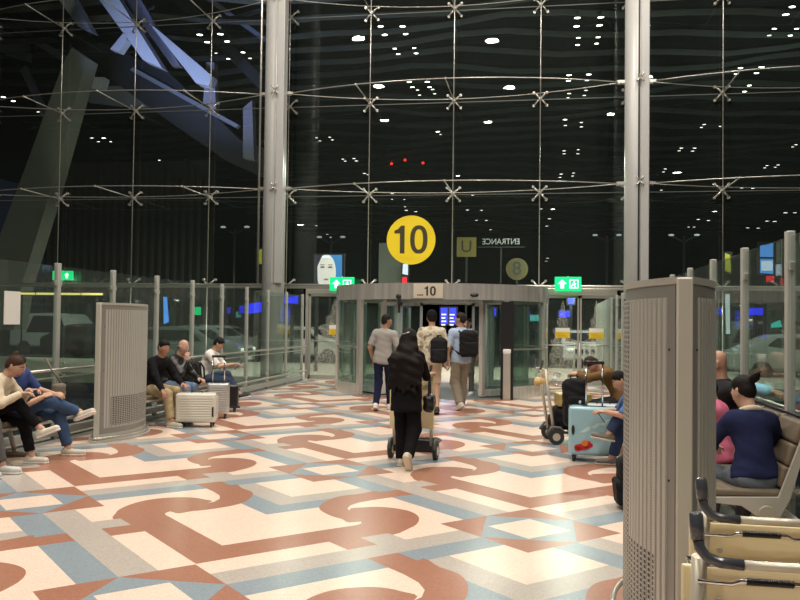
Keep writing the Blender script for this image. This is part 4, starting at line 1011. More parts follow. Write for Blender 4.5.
    # --- face
    for sg in (-1, 1):
        e0 = hc + hr * sg * .030 * s + hup * .008 * s
        MB().ball(e0 + hf * .0765 * s, .0115 * s, 8, mi=0).ball(e0 + hf * .0855 * s, .0060 * s, 8, mi=1).build('eye', [mat('eye_white', (.42, .38, .34), .5), M_INK], t)
        MB().tube([hc + hf * .088 * s + hr * sg * .014 * s + hup * .030 * s, hc + hf * .088 * s + hr * sg * .031 * s + hup * .036 * s, hc + hf * .074 * s + hr * sg * .048 * s + hup * .030 * s], [.003, .0045, .002], 6).build('eyebrow', mat('brow', (.02, .015, .012), .8), t)
    f = MB(); f.tube([hc + hf * .084 * s - hr * .022 * s - hup * .062 * s, hc + hf * .092 * s - hup * .060 * s, hc + hf * .084 * s + hr * .022 * s - hup * .062 * s], [.002, .006, .002], 6)
    f.build('lips', mat('lips', (.38, .14, .11), .5), t)
    # --- hair
    hs, hcol = hair[0], hair[1]; mh = mat('hair_%d' % int(hcol[0] * 10000 + 7), hcol, .62, bump=.6, bscale=160, stretch=(1, 1, .15), spec=.18)
    if hs != 'bald':
        Hf = Field(min(vox, .011), .02)
        fc = (hc + hf * .036 * s + hup * .030 * s, unit(hf * 1.0 - hup * .95))
        Hf.cap(hc + hup * .004 * s - hf * .012 * s, hc + hup * .042 * s - hf * .012 * s, .092 * s, .088 * s, hr, 1.1, cuts=[fc, (hc - hup * .075 * s, -hup)])
        Hf.cap(hc + hup * .07 * s + hf * .03 * s - hr * .03 * s, hc + hup * .072 * s + hf * .03 * s + hr * .03 * s, .030 * s, .030 * s, dis=.003)
        if hs == 'bun': Hf.cap(hc + hup * .10 * s - hf * .055 * s, hc + hup * .135 * s - hf * .06 * s, .036 * s, .028 * s, k=.012, dis=.004)
        if hs == 'ponybun':
            Hf.cap(hc + hup * .05 * s - hf * .08 * s, hc + hup * .075 * s - hf * .13 * s, .022 * s, .03 * s, k=.012, dis=.004); Hf.cap(hc + hup * .075 * s - hf * .13 * s, hc + hup * .10 * s - hf * .175 * s - hr * .01, .03 * s, .016 * s, dis=.004)
            Hf.cap(hc + hup * .08 * s - hf * .10 * s, hc + hup * .12 * s - hf * .15 * s + hr * .05 * s, .016 * s, .010 * s, dis=.004)
        if hs in ('long', 'longwide'):
            back = neck - up * .10 * s - fw * .10 * s; wd = 1.0
            Hf.cap(hc - hf * .04 * s - hup * .02 * s, neck - fw * .07 * s, .085 * s, .10 * s, fw, 1.25, k=.05, dis=.004)
            Hf.cap(neck - fw * .07 * s, back, .10 * s, .125 * s, fw, 1.7, k=.05, dis=.006)
            for j in range(7):
                o = (j - 3) / 3; e = pv + up * (.05 - .045 * (j % 2)) * s - fw * (.15 - .03 * abs(o)) * s + rt * o * .185 * s
                Hf.cap(back + rt * o * .14 * s, e, .075 * s, .022 * s, k=.03, dis=.010)
            for sg in (-1, 1): Hf.cap(hc + hr * sg * .06 * s - hf * .02 * s, Sh['R' if sg > 0 else 'L'] - fw * .05 * s - rt * sg * .05, .045 * s, .06 * s, k=.04, dis=.006)
        if hs == 'bob': Hf.cap(hc - hup * .03 * s - hf * .03 * s, hc - hup * .08 * s - hf * .03 * s, .085 * s, .07 * s, hr, 1.0, cuts=[(hc + hf * .01, hf)])
        Hf.build('hair', mh, t)
    if hs == 'bald' and len(hair) > 2:
        Hf = Field(.01, .015)
        for sg in (-1, 1): Hf.cap(hc + hr * sg * .068 * s - hf * .012 * s - hup * .005 * s, hc + hr * sg * .045 * s - hf * .066 * s - hup * .02 * s, .020 * s, .024 * s)
        Hf.cap(hc - hr * .04 * s - hf * .068 * s - hup * .02 * s, hc + hr * .04 * s - hf * .068 * s - hup * .02 * s, .024 * s)
        Hf.build('hair_fringe', mat('hair_grey', (.12, .10, .09), .8), t)
    if hs == 'cap' or (len(hair) > 2 and hair[2] == 'cap'):
        C = Field(.009, .01); C.cap(hc + hup * .035 * s - hf * .012 * s, hc + hup * .055 * s - hf * .012 * s, .101 * s, .092 * s, hr, 1.08, cuts=[(hc + hup * .028 * s, -hup)])
        C.cap(hc + hup * .035 * s + hf * .08 * s - hr * .04 * s, hc + hup * .032 * s + hf * .13 * s, .045 * s, .05 * s, hup, 4.5, k=.006); C.cap(hc + hup * .035 * s + hf * .08 * s + hr * .04 * s, hc + hup * .032 * s + hf * .13 * s, .045 * s, .05 * s, hup, 4.5, k=.006)
        C.build('cap', fabric('cap', (.012, .012, .013)), t)
    # --- top
    if top:
        mt = top[3] if len(top) > 3 else fabric(top[0], top[1]); sl = top[2]; T = Field(vox, .03); dz = .0028
        lowp = pv - up * (.02 + longtop) * s; cut = [(lowp, -up * 1.0)]; cut2 = [(neck + up * .022 * s, up)]
        for sg in (-1, 1):
            c0 = pv + HR * .052 * s * sg; T.cap(c0 + up * .05, c0 - (up if longtop < .1 else np.array((0, 0, 1))) * longtop * s, .127 * s, (.14 if longtop > .1 else .133) * s, fw, 1.15, cut, k=.04, dis=dz)
        torso(T, .012, dz, cuts=cut + cut2)
        for k in 'LR':
            if sl >= 1: T.cap(Sh[k], El[k], .064 * s, .056 * s, dis=dz)
            else:
                c = Sh[k] + (El[k] - Sh[k]) * (sl + .12); T.cap(Sh[k], El[k], .066 * s, .066 * s, cuts=[(c, unit(El[k] - Sh[k]))], dis=dz)
            if sl > 1:
                c = El[k] + (Wr[k] - El[k]) * (sl - 1); T.cap(El[k], Wr[k], .056 * s, .042 * s, cuts=[(c, unit(Wr[k] - El[k]))], dis=dz)
        T.build('top', mt, t)
    if collar:
        Cc = MB(); cc = neck + up * .015 * s; ring = [cc + rt * .072 * s * math.cos(a) + fw * (.066 * s * math.sin(a)) - up * (.018 * s * math.sin(a)) for a in [k * math.pi / 8 for k in range(16)]]
        Cc.tube(ring, .024 * s, 8, closed=True); Cc.build('collar', fabric('collar' + collar[0], collar[1]), t)
    # --- trousers
    if bottom:
        mbm = fabric(bottom[0], bottom[1]); ln = bottom[2]; Bt = Field(vox, .035); dz = .0025
        Bt.cap(pv - HR * .055 * s, pv + HR * .055 * s, .113 * s, None, fw, 1.18, dis=dz, cuts=[(pv + up * .09 * s, up)])
        Bt.cap(pv, pv + up * .10 * s, .125 * s * bulk, None, fw, 1.25, cuts=[(pv + up * .09 * s, up)])
        for k in 'LR':
            wide = bottom[3] if len(bottom) > 3 else 1.
            c1 = [] if ln >= 1 else [(Hp[k] + (Kn[k] - Hp[k]) * ln, unit(Kn[k] - Hp[k]))]
            Bt.cap(Hp[k], Kn[k], .089 * s, .070 * s * wide, dis=dz, cuts=c1, k=.03)
            if ln > 1: Bt.cap(Kn[k], An[k], .070 * s * wide, .055 * s * wide, dis=dz, cuts=[(Kn[k] + (An[k] - Kn[k]) * (ln - 1.0), unit(An[k] - Kn[k]))])
        Bt.build('trousers' if ln > 1.2 else 'shorts', mbm, t)
    # --- shoes
    for k, sg in (('L', -1), ('R', 1)):
        ft = feet.get(k, (sg * .1, 0, 0, 0, 0)); ya = R(ft[3] if len(ft) > 3 else 0); pa = R(ft[4] if len(ft) > 4 else 0)
        fd = np.array((-math.sin(ya) * math.cos(pa), math.cos(ya) * math.cos(pa), math.sin(pa))); sd = unit(np.cross(fd, (0, 0, 1))); fu = np.cross(sd, fd)
        roll = R(ft[5]) if len(ft) > 5 else 0
        if roll: sd2 = sd * math.cos(roll) + fu * math.sin(roll); fu = fu * math.cos(roll) - sd * math.sin(roll); sd = sd2
        a = An[k] - fu * .085 * s
        S_ = Field(.009 if vox < .014 else .011, .02)
        heel, toe = a - fd * .045 * s, a + fd * .165 * s
        S_.cap(heel + fu * .045 * s, toe + fu * .035 * s, .042 * s, .040 * s, fu, 1.05, cuts=[(a + fu * .012, -fu)]); S_.cap(a + fu * .05 * s, a + fu * .095 * s - fd * .012 * s, .046 * s, .044 * s, cuts=[(a + fu * .10 * s, fu)])
        so = S_.build('shoe', mat('shoe_' + shoe[0], shoe[1], .6, noise=.08), t)
        S2 = Field(.009 if vox < .014 else .011, .01); S2.cap(heel + fu * .017 * s, toe + fu * .017 * s, .044 * s, .043 * s, fu, 1., cuts=[(a, -fu), (a + fu * .024 * s, fu)])
        S2.build('sole', mat('sole_%d' % int(sole[0] * 100), sole, .6), so)
        if sock:
            MB().cyl(An[k] - fu * .01, An[k] + unit(Kn[k] - An[k]) * .11 * s, .041 * s, 12).build('sock', fabric('sock' + sock[0], sock[1]), so)
    t['_j'] = 0; del t['_j']
    J = dict(neck=neck, up=up, fw=fw, rt=rt, Sh=Sh, El=El, Wr=Wr, hc=hc, pv=pv, mid=mid, Kn=Kn, hf=hf, hr=hr, hup=hup, s=s)
    return t, J
def to_world(t, p):
    a = t.rotation_euler.z; return Vector((t.location.x + p[0] * math.cos(a) - p[1] * math.sin(a), t.location.y + p[0] * math.sin(a) + p[1] * math.cos(a), t.location.z + p[2]))

def worn_backpack(t, J, lab, w=.30, h=.44, d=.17, drop=.05, side=0., one=False, col=(.018, .018, .02)):
    up, fw, rt, s = J['up'], J['fw'], J['rt'], J['s']
    b = thing('backpack', lab, 'backpack', t.location, t.rotation_euler.z)
    c = J['neck'] - up * (h / 2 + drop) - fw * (.10 * s + d / 2 + .015) + rt * side
    Rm = np.stack([rt, fw, up], 1); m = fabric('bag%d' % int(col[0] * 1000), col, .7)
    F = Field(.011, .03); F.box(c, (w / 2, d / 2, h / 2), Rm, .07, dis=.003); F.box(c + up * h * .15, (w * .42, d * .45, h * .40), Rm, .08, dis=.003)
    F.build('bag_body', m, b)
    F = Field(.011, .02); F.box(c - fw * (d / 2 + .012) - up * h * .17, (w * .38, .035, h * .24), Rm, .03, dis=.003); F.build('front_pocket', m, b)
    mb = MB(); top = c + up * h * .5; mb.tube([top - rt * .04, top - rt * .03 + up * .05, top + rt * .03 + up * .05, top + rt * .04], .009, 8); mb.build('haul_loop', m, b)
    for sg in ((-1, 1) if not one else (1,)):
        mb = MB(); sx = rt * sg * .10 * s if not one else rt * sg * .02
        pts = [c + up * h * .42 + sx + fw * (d / 2 - .02), J['neck'] + up * .010 + sx * 1.05 - fw * .03, J['neck'] - up * .03 + sx * 1.2 + fw * .085 * s, J['neck'] - up * .18 + sx * 1.35 + fw * .125 * s, J['neck'] - up * .32 + sx * 1.6 + fw * .06, c - up * h * .38 + rt * sg * w * .46 + fw * (d / 2 - .02)]
        if one: pts = pts[:3]
        pp = smoothpoly([tuple(p) for p in pts], 4, False)[:-4] if False else pts
        mb.tube(pts, .017, 8); mb.build('shoulder_strap', m, b)
    return b

# ================================================================== BEAM SEATING
M_PAD = mat('beige_padding', (.155, .120, .082), .55, noise=.08, nscale=8, bump=.15, bscale=40)
M_SEATF = mat('seat_frame_paint', (.50, .48, .42), .4, .2)
def bench(x, ys, side, lab, backs=True, wdt=.56):
    """side -1: sitters face -X"""
    t = thing('beam_seat', lab, 'bench', (x, 0, 0)); s = side
    bm0 = MB().b(-s * .14 - .03, -s * .14 + .03, ys[0] - wdt / 2, ys[-1] + wdt / 2, .28, .34, .01); bm0.build('beam', M_SEATF, t)
    for y in ys:
        p = MB(); p.b(s * -.24, s * .24, y - wdt / 2 + .025, y + wdt / 2 - .025, .385, .45, .025); p.build('seat', M_PAD, t)
        MB().b(s * -.24, s * .25, y - wdt / 2 + .02, y + wdt / 2 - .02, .36, .385, .008).build('seat_pan', M_SEATF, t)
        if backs:
            bk = MB()
            for k in range(3):
                z0 = .46 + k * .175; 
                for zz in (0,):
                    z0 = .46 + k * .15; cx = -s * (.235 + .14 * ((z0 + .07 - .44) / .45) ** 1.2); bk.box((cx, y, z0 + .075), (.062, wdt - .07, .153), Matrix.Rotation(-s * R(10 + 5 * k), 4, 'Y'), bev=.022)
            bk.build('backrest', M_PAD, t)
            sh = MB()
            for k in range(3):
                z0 = .46 + k * .15; cx = -s * (.272 + .14 * ((z0 + .07 - .44) / .45) ** 1.2); sh.box((cx, y, z0 + .075), (.018, wdt - .05, .155), Matrix.Rotation(-s * R(10 + 5 * k), 4, 'Y'))
            sh.build('back_shell', M_SEATF, t)
    if backs:
        MB().tube([(-s * .405, ys[0] - wdt / 2, .93), (-s * .405, ys[-1] + wdt / 2, .93)], .013, 8).build('top_rail', M_DARK, t)
        for y in [ys[0] - wdt / 2] + [y + wdt / 2 for y in ys]:
            o = [(s * .25, .36), (s * .25, .39), (-s * .20, .41), (-s * .27, .60), (-s * .385, .915), (-s * .42, .915), (-s * .325, .60), (-s * .27, .40), (-s * .20, .27), (-s * .06, .28), (s * .04, .345)]
            MB().prism(o, 'y', y - .018, y + .018).build('side_frame', M_SEATF, t)
        MB().cyl((-s * .12, ys[0] - wdt / 2 - .05, .30), (-s * .12, ys[0] - wdt / 2 + .01, .30), .055, 20).build('beam_end_cap', mat('seat_cap', (.42, .39, .30), .5), t)
    for y in (ys[0], ys[-1]):
        l = MB(); l.tube([(-s * .14, y, .3), (-s * .06, y, .05)], .025, 8); l.b(-.24, .24, y - .03, y + .03, 0, .045, .01); l.build('leg', M_SEATF, t)
    return t
bench(1.40, [6.22, 6.80, 7.38, 7.96], -1, 'row of beige padded seats with backrests where the woman in navy sits')
bench(1.30, [8.80, 9.38, 9.96, 10.54, 11.12, 11.70], -1, 'row of beige padded seats hidden behind the large perforated unit')
bench(-5.74, [6.8, 7.38, 7.96, 8.54], 1, 'metal beam seat under the people in grey, cream and blue', False)
bench(-5.74, [11.4, 11.98, 12.56, 13.14, 13.72, 14.30], 1, 'long metal beam seat under the three men beside the pale suitcases', False)

# ================================================================== LUGGAGE AND TROLLEYS
def suitcase(x, y, rz, w_, h, d, m, lab, ribs=True, handle=0., hx=0., group=None, shell2=None):
    t = thing('suitcase', lab, 'suitcase', (x, y, 0), rz, group); z0 = .075
    f = MB(); f.b(-w_ / 2, w_ / 2, -d / 2, d / 2, z0, h, .035); f.build('shell', m, t)
    if ribs:
        r = MB(); n = int((h - z0 - .08) / .036)
        for k in range(n): r.b(-w_ / 2 + .04, w_ / 2 - .04, -d / 2 - .006, -d / 2 + .01, z0 + .05 + k * .036, z0 + .05 + k * .036 + .02, .004)
        for k in range(n): r.b(w_ / 2 - .01, w_ / 2 + .006, -d / 2 + .03, d / 2 - .03, z0 + .05 + k * .036, z0 + .05 + k * .036 + .02, .004)
        r.build('shell_ribs', m, t)
    z = MB(); z.b(-w_ / 2 - .004, w_ / 2 + .004, -.006, .006, z0 + .02, h + .004, 0); z.build('zip', mat('zip_grey', (.25, .25, .25), .5), t)
    for sx in (-1, 1):
        for sy in (-1, 1):
            wl = MB(); wl.cyl((sx * (w_ / 2 - .06) - .014, sy * (d / 2 - .04), .032), (sx * (w_ / 2 - .06) + .014, sy * (d / 2 - .04), .032), .032, 16); wl.b(sx * (w_ / 2 - .06) - .018, sx * (w_ / 2 - .06) + .018, sy * (d / 2 - .04) - .014, sy * (d / 2 - .04) + .014, .035, .08); wl.build('wheel', M_BLACK, t)
    if handle:
        hd = MB(); hd.tube([(hx - .09, 0, h - .02), (hx - .09, 0, h + handle)], .010, 8); hd.tube([(hx + .09, 0, h - .02), (hx + .09, 0, h + handle)], .010, 8)
        ho = hd.build('telescopic_handle', M_CHROME, t); MB().b(hx - .11, hx + .11, -.018, .018, h + handle - .02, h + handle + .018, .008).build('grip', M_BLACK, ho)
    g = MB(); g.tube([(-.08, 0, h - .002), (-.07, 0, h + .022), (.07, 0, h + .022), (.08, 0, h - .002)], .009, 8) if not handle else g.b(hx - .13, hx + .13, -.03, .03, h - .004, h + .006)
    g.build('top_handle', M_BLACK, t)
    return t
M_CRSH = mat('cream_shell', (.66, .64, .55), .35, coat=.2)
p = at_z(197, 428, 0)
sc_ = suitcase(p.x - .07, p.y + .15, R(14), .57, .49, .30, M_CRSH, 'large cream ribbed hard-shell suitcase beside the man in khaki trousers')
MB().b(.235, .262, -.165, -.157, .16, .30, .003).build('name_tag', M_BLACK, sc_)
suitcase(-4.98, 12.5, R(20), .34, .56, .24, mat('silver_shell', (.50, .51, .50), .3, .5), 'silver suitcase with its handle pulled up, behind the large cream suitcase', True, .42)
suitcase(-5.18, 13.45, R(15), .34, .46, .24, M_BLACK, 'small black suitcase near the crossed legs of the man in the white T-shirt', False, 0)
M_BLSH = mat('pale_blue_shell', (.31, .53, .60), .3, coat=.3, noise=.15, nscale=3)
bs = suitcase(.64, 9.74, R(-6), .56, .62, .28, M_BLSH, 'large pale blue suitcase with a red and orange sticker on its lower front', False, .50, .0)
st = MB(); 
for (cx, cz, a, b_, mi) in ((-.02, .17, .085, .035, 0), (.04, .20, .05, .045, 0), (-.06, .15, .04, .03, 0), (.015, .215, .035, .035, 1), (.085, .195, .02, .02, 0)):
    st.prism([(cx - .11 + a * math.cos(q), cz + b_ * math.sin(q)) for q in [k * math.pi / 8 for k in range(16)]], 'y', -.147 - .002 * mi, -.139, mi=mi)
st.build('sticker', [mat('sticker_red', (.55, .02, .03), .5), mat('sticker_orange', (.75, .22, .02), .5)], bs)
MB().prism([(-.225 + .018 * math.cos(q), .36 + .055 * math.sin(q)) for q in [k * math.pi / 8 for k in range(16)]], 'y', -.150, -.138).build('side_lock', M_BLACK, bs)
for k, (cx, cz) in enumerate(((-.12, .45), (.10, .38), (.0, .50))):
    pass
wv = MB()
for k in range(3): wv.prism([(-.16 + .11 * k, .33 + .05 * k), (-.06 + .11 * k, .40 + .05 * k), (.0 + .09 * k, .39 + .05 * k), (-.08 + .10 * k, .34 + .04 * k)], 'y', -.142, -.139)
wv.build('printed_waves', mat('print_pale', (.50, .70, .72), .4), bs)
suitcase(.80, 10.5, R(-4), .42, .58, .26, mat('pale_grey_shell', (.55, .60, .60), .35), 'pale grey suitcase behind the pale blue one, under the leaning person')

def soft_bag(name, lab, cat, loc, rz, w_, d, h, tilt=0, col=(.015, .015, .017), lying=False, straps=True):
    t = thing(name, lab, cat, loc, rz); m = fabric('soft%d' % int(col[0] * 10000), col, .65)
    Rm = np.array(Matrix.Rotation(R(tilt), 3, 'X')); c = np.array((0, 0, h / 2))
    F = Field(.012, .03); F.box(c, (w_ / 2, d / 2, h / 2), Rm, .07, dis=.004); F.box(c + Rm @ np.array((0, 0, h * .12)), (w_ * .42, d * .48, h * .38), Rm, .08, dis=.004); F.build('bag_body', m, t)
    F = Field(.012, .02); F.box(c + Rm @ np.array((0, -d / 2 - .01, -h * .15)), (w_ * .38, .035, h * .25), Rm, .03, dis=.003); F.build('front_pocket', m, t)
    if straps:
        tp = c + Rm @ np.array((0, 0, h * .5)); MB().tube([tp + np.array((-.05, 0, -.02)), tp + np.array((-.04, 0, .04)), tp + np.array((.04, 0, .04)), tp + np.array((.05, 0, -.02))], .009, 8).build('haul_loop', m, t)
        for sx in (-1, 1):
            q = [c + Rm @ np.array(v) for v in ((sx * w_ * .25, d * .5, h * .42), (sx * w_ * .3, d * .5 + .05, h * .2), (sx * w_ * .35, d * .5 + .04, -h * .2), (sx * w_ * .4, d * .45, -h * .4))]
            MB().tube(q, .016, 8).build('shoulder_strap', m, t)
    return t
bp = soft_bag('backpack', 'black backpack standing on the floor at the foot of the large perforated unit', 'backpack', (.79, 7.30, 0), R(-84), .30, .20, .44, 6)
bp2 = soft_bag('backpack', 'black backpack with a small white logo, propped up behind the pale blue suitcase', 'backpack', (.44, 10.15, .34), R(8), .28, .24, .56, -12)
MB().ball((.03, -.17, .30), .016, 8, scale=(1, .3, 1.3)).build('white_logo', M_WHITE, bp2)
soft_bag('backpack', 'dark bag with beige flap lying on the seat beside the bald man', 'backpack', (-5.75, 13.25, .45), R(-90), .36, .24, .40, 6, (.022, .022, .02))

M_TPAN = mat('trolley_panel', (.80, .69, .42), .45, noise=.04, nscale=5); M_TFR = mat('trolley_frame', (.60, .57, .46), .35, .3)
M_GRIP = mat('grip_plastic', (.055, .06, .07), .22, coat=.5)
def trolley(x, y, rz, lab, grp=None, cargo=False, basket=None):
    """pushed along local +Y; handle at Y=0"""
    t = thing('baggage_trolley', lab, 'luggage cart', (x, y, 0), rz, grp); W = .56
    # uprights and platform
    for s in (-1, 1):
        MB().tube([(s * .215, .0, .965), (s * .215, .05, .60), (s * .215, .12, .16)], .020, 10).build('upright', M_TFR, t)
    MB().tube([(-.22, .13, .16), (-.20, .80, .13), (-.14, .92, .13), (.14, .92, .13), (.20, .80, .13), (.22, .13, .16)], .018, 8).build('platform_frame', M_DARK, t)
    pf = MB()
    for k in range(5): pf.b(-.20, .20, .22 + k * .14, .26 + k * .14, .135, .15)
    pf.build('platform_slats', M_DARK, t)
    MB().b(-.23, .23, .115, .14, .08, .22, .01).build('rear_bumper', M_DARK, t)
    # advertising panel under the handle
    pn = MB(); pn.b(-.255, .255, .022, .038, .36 if not cargo else .84, .935, .006); pn.build('back_panel', M_TPAN, t)
    bt = MB()
    for s in (-1, 1): bt.cyl((s * .165, .014, .85), (s * .165, .023, .85), .009, 12)
    bt.build('panel_bolts', M_POST, t)
    # handle: cream cross bar with black raised brake grips at the ends
    MB().tube([(-.125, -.06, .965), (.125, -.06, .965)], .012, 12).build('handle_bar', M_TFR, t)
    for s in (-1, 1):
        MB().tube([(s * .12, -.06, .965), (s * .175, -.058, .967), (s * .205, -.055, .977), (s * .222, -.050, .998), (s * .226, -.045, 1.03)], [.0138, .0138, .0138, .014, .0145], 14).build('handle_grip', M_GRIP, t)
        MB().tube([(s * .226, -.047, 1.018), (s * .228, -.042, 1.05), (s * .229, -.038, 1.078), (s * .229, -.037, 1.084)], [.017, .0178, .017, .012], 14).build('grip_end', M_GRIP, t)
        MB().tube([(s * .205, -.0, .962), (s * .17, -.055, .965)], .012, 8).build('handle_bracket', M_TFR, t)
    # wire basket frame with spring clip
    wb = MB(); z = .905
    wb.tube([(-.22, -.01, z), (-.14, -.02, z), (-.12, -.03, z + .012), (.02, -.03, z + .012), (.04, -.02, z), (.22, -.01, z)], .006, 6); wb.tube([(-.22, .0, z + .04), (.22, .0, z + .04)], .006, 6)
    wb.tube([(-.22, .02, z - .0), (-.22, .20, z), (.22, .20, z), (.22, .02, z)], .006, 6)
    for k in range(6): wb.tube([(-.2 + .08 * k, .20, z), (-.2 + .08 * k, .17, z - .14), (-.2 + .08 * k, .04, z - .14)], .004, 5)
    wb.build('wire_basket', M_CHROME, t)
    sp_ = MB()
    for k in range(20): sp_.tube([(-.105 + .0055 * k, -.03 + .007 * math.cos(a), z + .012 + .007 * math.sin(a)) for a in (0, 1.57, 3.14, 4.71)], .0035, 5, closed=True)
    sp_.build('spring_clip', M_BLACK, t)
    for (wx, wy, r) in ((-.26, .14, .10), (.26, .14, .10), (0, .86, .075)):
        wl = MB(); wl.cyl((wx - .022, wy, r), (wx + .022, wy, r), r, 22); o = wl.build('wheel', M_RUBBER, t); MB().cyl((wx - .026, wy, r), (wx + .026, wy, r), r * .5, 14).build('hub', M_TFR, o)
        if wx: MB().tube([(wx, wy + .11, .15), (wx, wy + .05, .215), (wx, wy - .06, .225), (wx, wy - .12, .13)], .020, 8).build('wheel_guard', mat('guard_grey', (.10, .11, .11), .5), t)
    return t
trolley(-1.40, 9.25, R(-3), 'baggage trolley with a cream panel pushed by the woman in black')
p = at_z(547, 441, 0)
tr2 = trolley(.06, 11.15, R(-80), 'baggage trolley seen side-on, loaded with dark bags, near the pale blue suitcase', cargo=True)
x0 = at_y(697, 571, 2.0); 
trolley(.625, 2.22, R(-2), 'nearest of two nested cream baggage trolleys, its black grip lowest in view')
trolley(.73, 2.72, R(-2), 'second nested cream baggage trolley, just behind the nearest one')
soft_bag('duffel_bag', 'black duffel bag lying on the platform of the side-on trolley', 'bag', (.50, 11.27, .17), R(-80), .36, .60, .30, 0, straps=False)
db = thing('paper_bag', 'gold and black carrier bag on top of the black duffel on the trolley', 'bag', (.46, 11.24, .475), R(-80))
MB().b(-.15, .15, -.22, .22, 0, .17, .02).build('bag_body', mat('gold_print', (.50, .38, .12), .35, .2, noise=.5, nscale=9), db); MB().tube([(-.05, -.1, .165), (-.05, -.08, .22), (-.05, .08, .22), (-.05, .1, .165)], .006).build('bag_handle', M_BLACK, db)
cb = thing('juice_bag', 'small clear bag of orange packets hooked on the side-on trolley', 'bag', (.04, 11.05, .74), 0)
F = Field(.01, .02); F.cap((-.04, 0, .06), (.07, 0, .06), .05, .045, dis=.01); F.build('bag_body', mat('orange_pack', (.66, .46, .18), .3, noise=.5, nscale=25), cb)
MB().tube([(-.06, 0, .09), (-.02, 0, .17), (.05, 0, .17), (.09, 0, .09)], .005).build('bag_handle', M_WHITE, cb)

# ================================================================== THE PEOPLE IN VIEW
SEAT = .55
# -- walking towards the revolving door
tw, Jw = person('long-haired woman in black pushing a baggage trolley across the patterned floor', (-1.385, 8.80), -3, 1.52, True, (0, 0, .79), (9, 0), head=(-10, -6),
    hands={'L': (-.205, .36, .985, 0, 1, .1), 'R': (.205, .36, .985, 0, 1, .1)}, pole={'L': (-.15, -.8, -1), 'R': (.15, -.8, -1)},
    feet={'L': (-.07, .10, 0, 4, 0), 'R': (.075, -.22, .085, -8, -52)}, top=('black', (.010, .010, .012), 1.0), longtop=.19, bottom=('black_trouser', (.009, .009, .011), 2.0, 1.22),
    shoe=('cream', (.62, .57, .46)), sole=(.66, .60, .48), hair=('long', (.008, .006, .005)), skin=(.50, .30, .20), vox=.0115)
hcw = Jw['hc'] - Jw['hf'] * .095 + Jw['hup'] * .045; MB().tube([hcw - Jw['hr'] * .04 - Jw['hup'] * .01, hcw, hcw + Jw['hr'] * .035 + Jw['hup'] * .01], .006).build('hair_clip', mat('clip_silver', (.5, .5, .5), .3, .5), tw)
hbg = thing('handbag', 'black handbag hanging from the forearm of the woman in black', 'handbag', (-1.16, 8.98, .58)); F = Field(.01, .02); F.box((0, 0, .10), (.06, .12, .10), None, .05, dis=.004); F.build('bag_body', M_BLACK, hbg)
MB().tube([(0, -.08, .18), (0, -.05, .34), (0, 0, .40), (0, .05, .34), (0, .08, .18)], .010).build('bag_strap', M_BLACK, hbg)
t7, J7 = person('man in grey T-shirt and navy trousers walking into the revolving door', (-2.69, 14.4), -4, 1.70, False, (0, 0, .91), (3, 4), head=(-55, 0),
    hands={'L': (-.24, .14, .92), 'R': (.22, .20, .98)}, feet={'L': (-.08, -.16, .03, 5, -22), 'R': (.08, .20, 0, 0, 0)}, top=('grey_tee', (.34, .33, .31), .75), bottom=('navy', (.015, .020, .050), 2.0), shoe=('white', (.75, .75, .75)), skin=(.42, .24, .15), vox=.014)
w_ = to_world(t7, J7['Wr']['L']); o = thing('document_wallet', 'slim navy wallet carried by the man in the grey T-shirt', 'wallet', (w_.x - .02, w_.y + .06, w_.z - .10)); MB().b(-.012, .012, -.06, .06, 0, .24, .006).build('cover', mat('wallet_navy', (.015, .02, .07), .5), o)
def camo():
    m = fabric('camo', (.62, .56, .42)); nt = m.node_tree; b = nt.nodes['Principled BSDF']; n = nt.nodes.new('ShaderNodeTexNoise'); n.inputs['Scale'].default_value = 11; n.inputs['Detail'].default_value = 1
    tc = nt.nodes.new('ShaderNodeTexCoord'); nt.links.new(tc.outputs['Object'], n.inputs['Vector']); cr = nt.nodes.new('ShaderNodeValToRGB'); cr.color_ramp.interpolation = 'CONSTANT'
    e = cr.color_ramp.elements; e[0].color = (.30, .27, .20, 1); e[1].position = .40; e[1].color = (.66, .60, .46, 1); q = cr.color_ramp.elements.new(.60); q.color = (.46, .42, .31, 1)
    nt.links.new(n.outputs['Fac'], cr.inputs[0]); nt.links.new(cr.outputs[0], b.inputs['Base Color']); return m
t9, J9 = person('man in black cap, cream patterned shirt and cream shorts walking to the door', (-1.79, 14.1), 10, 1.77, False, (0, 0, .94), (3, 0), head=(12, -4),
    hands={'L': (-.20, .26, 1.02), 'R': (.30, .06, .86)}, feet={'L': (-.09, .20, 0, 0, 0), 'R': (.09, -.14, .02, -4, -18)}, top=('camo', (.6, .55, .4), .95, camo()), bottom=('cream_shorts', (.55, .44, .31), .96), shoe=('black', (.02, .02, .02)), sole=(.05, .05, .05),
    hair=('short', (.012, .010, .008), 'cap'), skin=(.50, .29, .19), vox=.014, longtop=.05)
b9 = worn_backpack(t9, J9, 'black backpack slung on one shoulder of the man in the patterned shirt', .29, .42, .17, .17, .11, True)
t10, J10 = person('man in pale blue T-shirt and khaki trousers, face turned sideways by the door', (-1.36, 14.9), 30, 1.75, False, (0, 0, .93), (2, 0), head=(45, 0),
    hands={'L': (-.28, .05, .86), 'R': (.22, .22, .98)}, feet={'L': (-.10, -.18, .04, 12, -28), 'R': (.09, .16, 0, -6, 0)}, top=('pale_blue', (.40, .50, .66), .8), bottom=('khaki', (.27, .235, .18), 2.0, 1.28), shoe=('offwhite', (.62, .60, .55)),
    hair=('short', (.03, .018, .01)), skin=(.48, .27, .18), vox=.014)
worn_backpack(t10, J10, 'black backpack worn on both shoulders by the man in pale blue', .33, .46, .19, .03, .05)
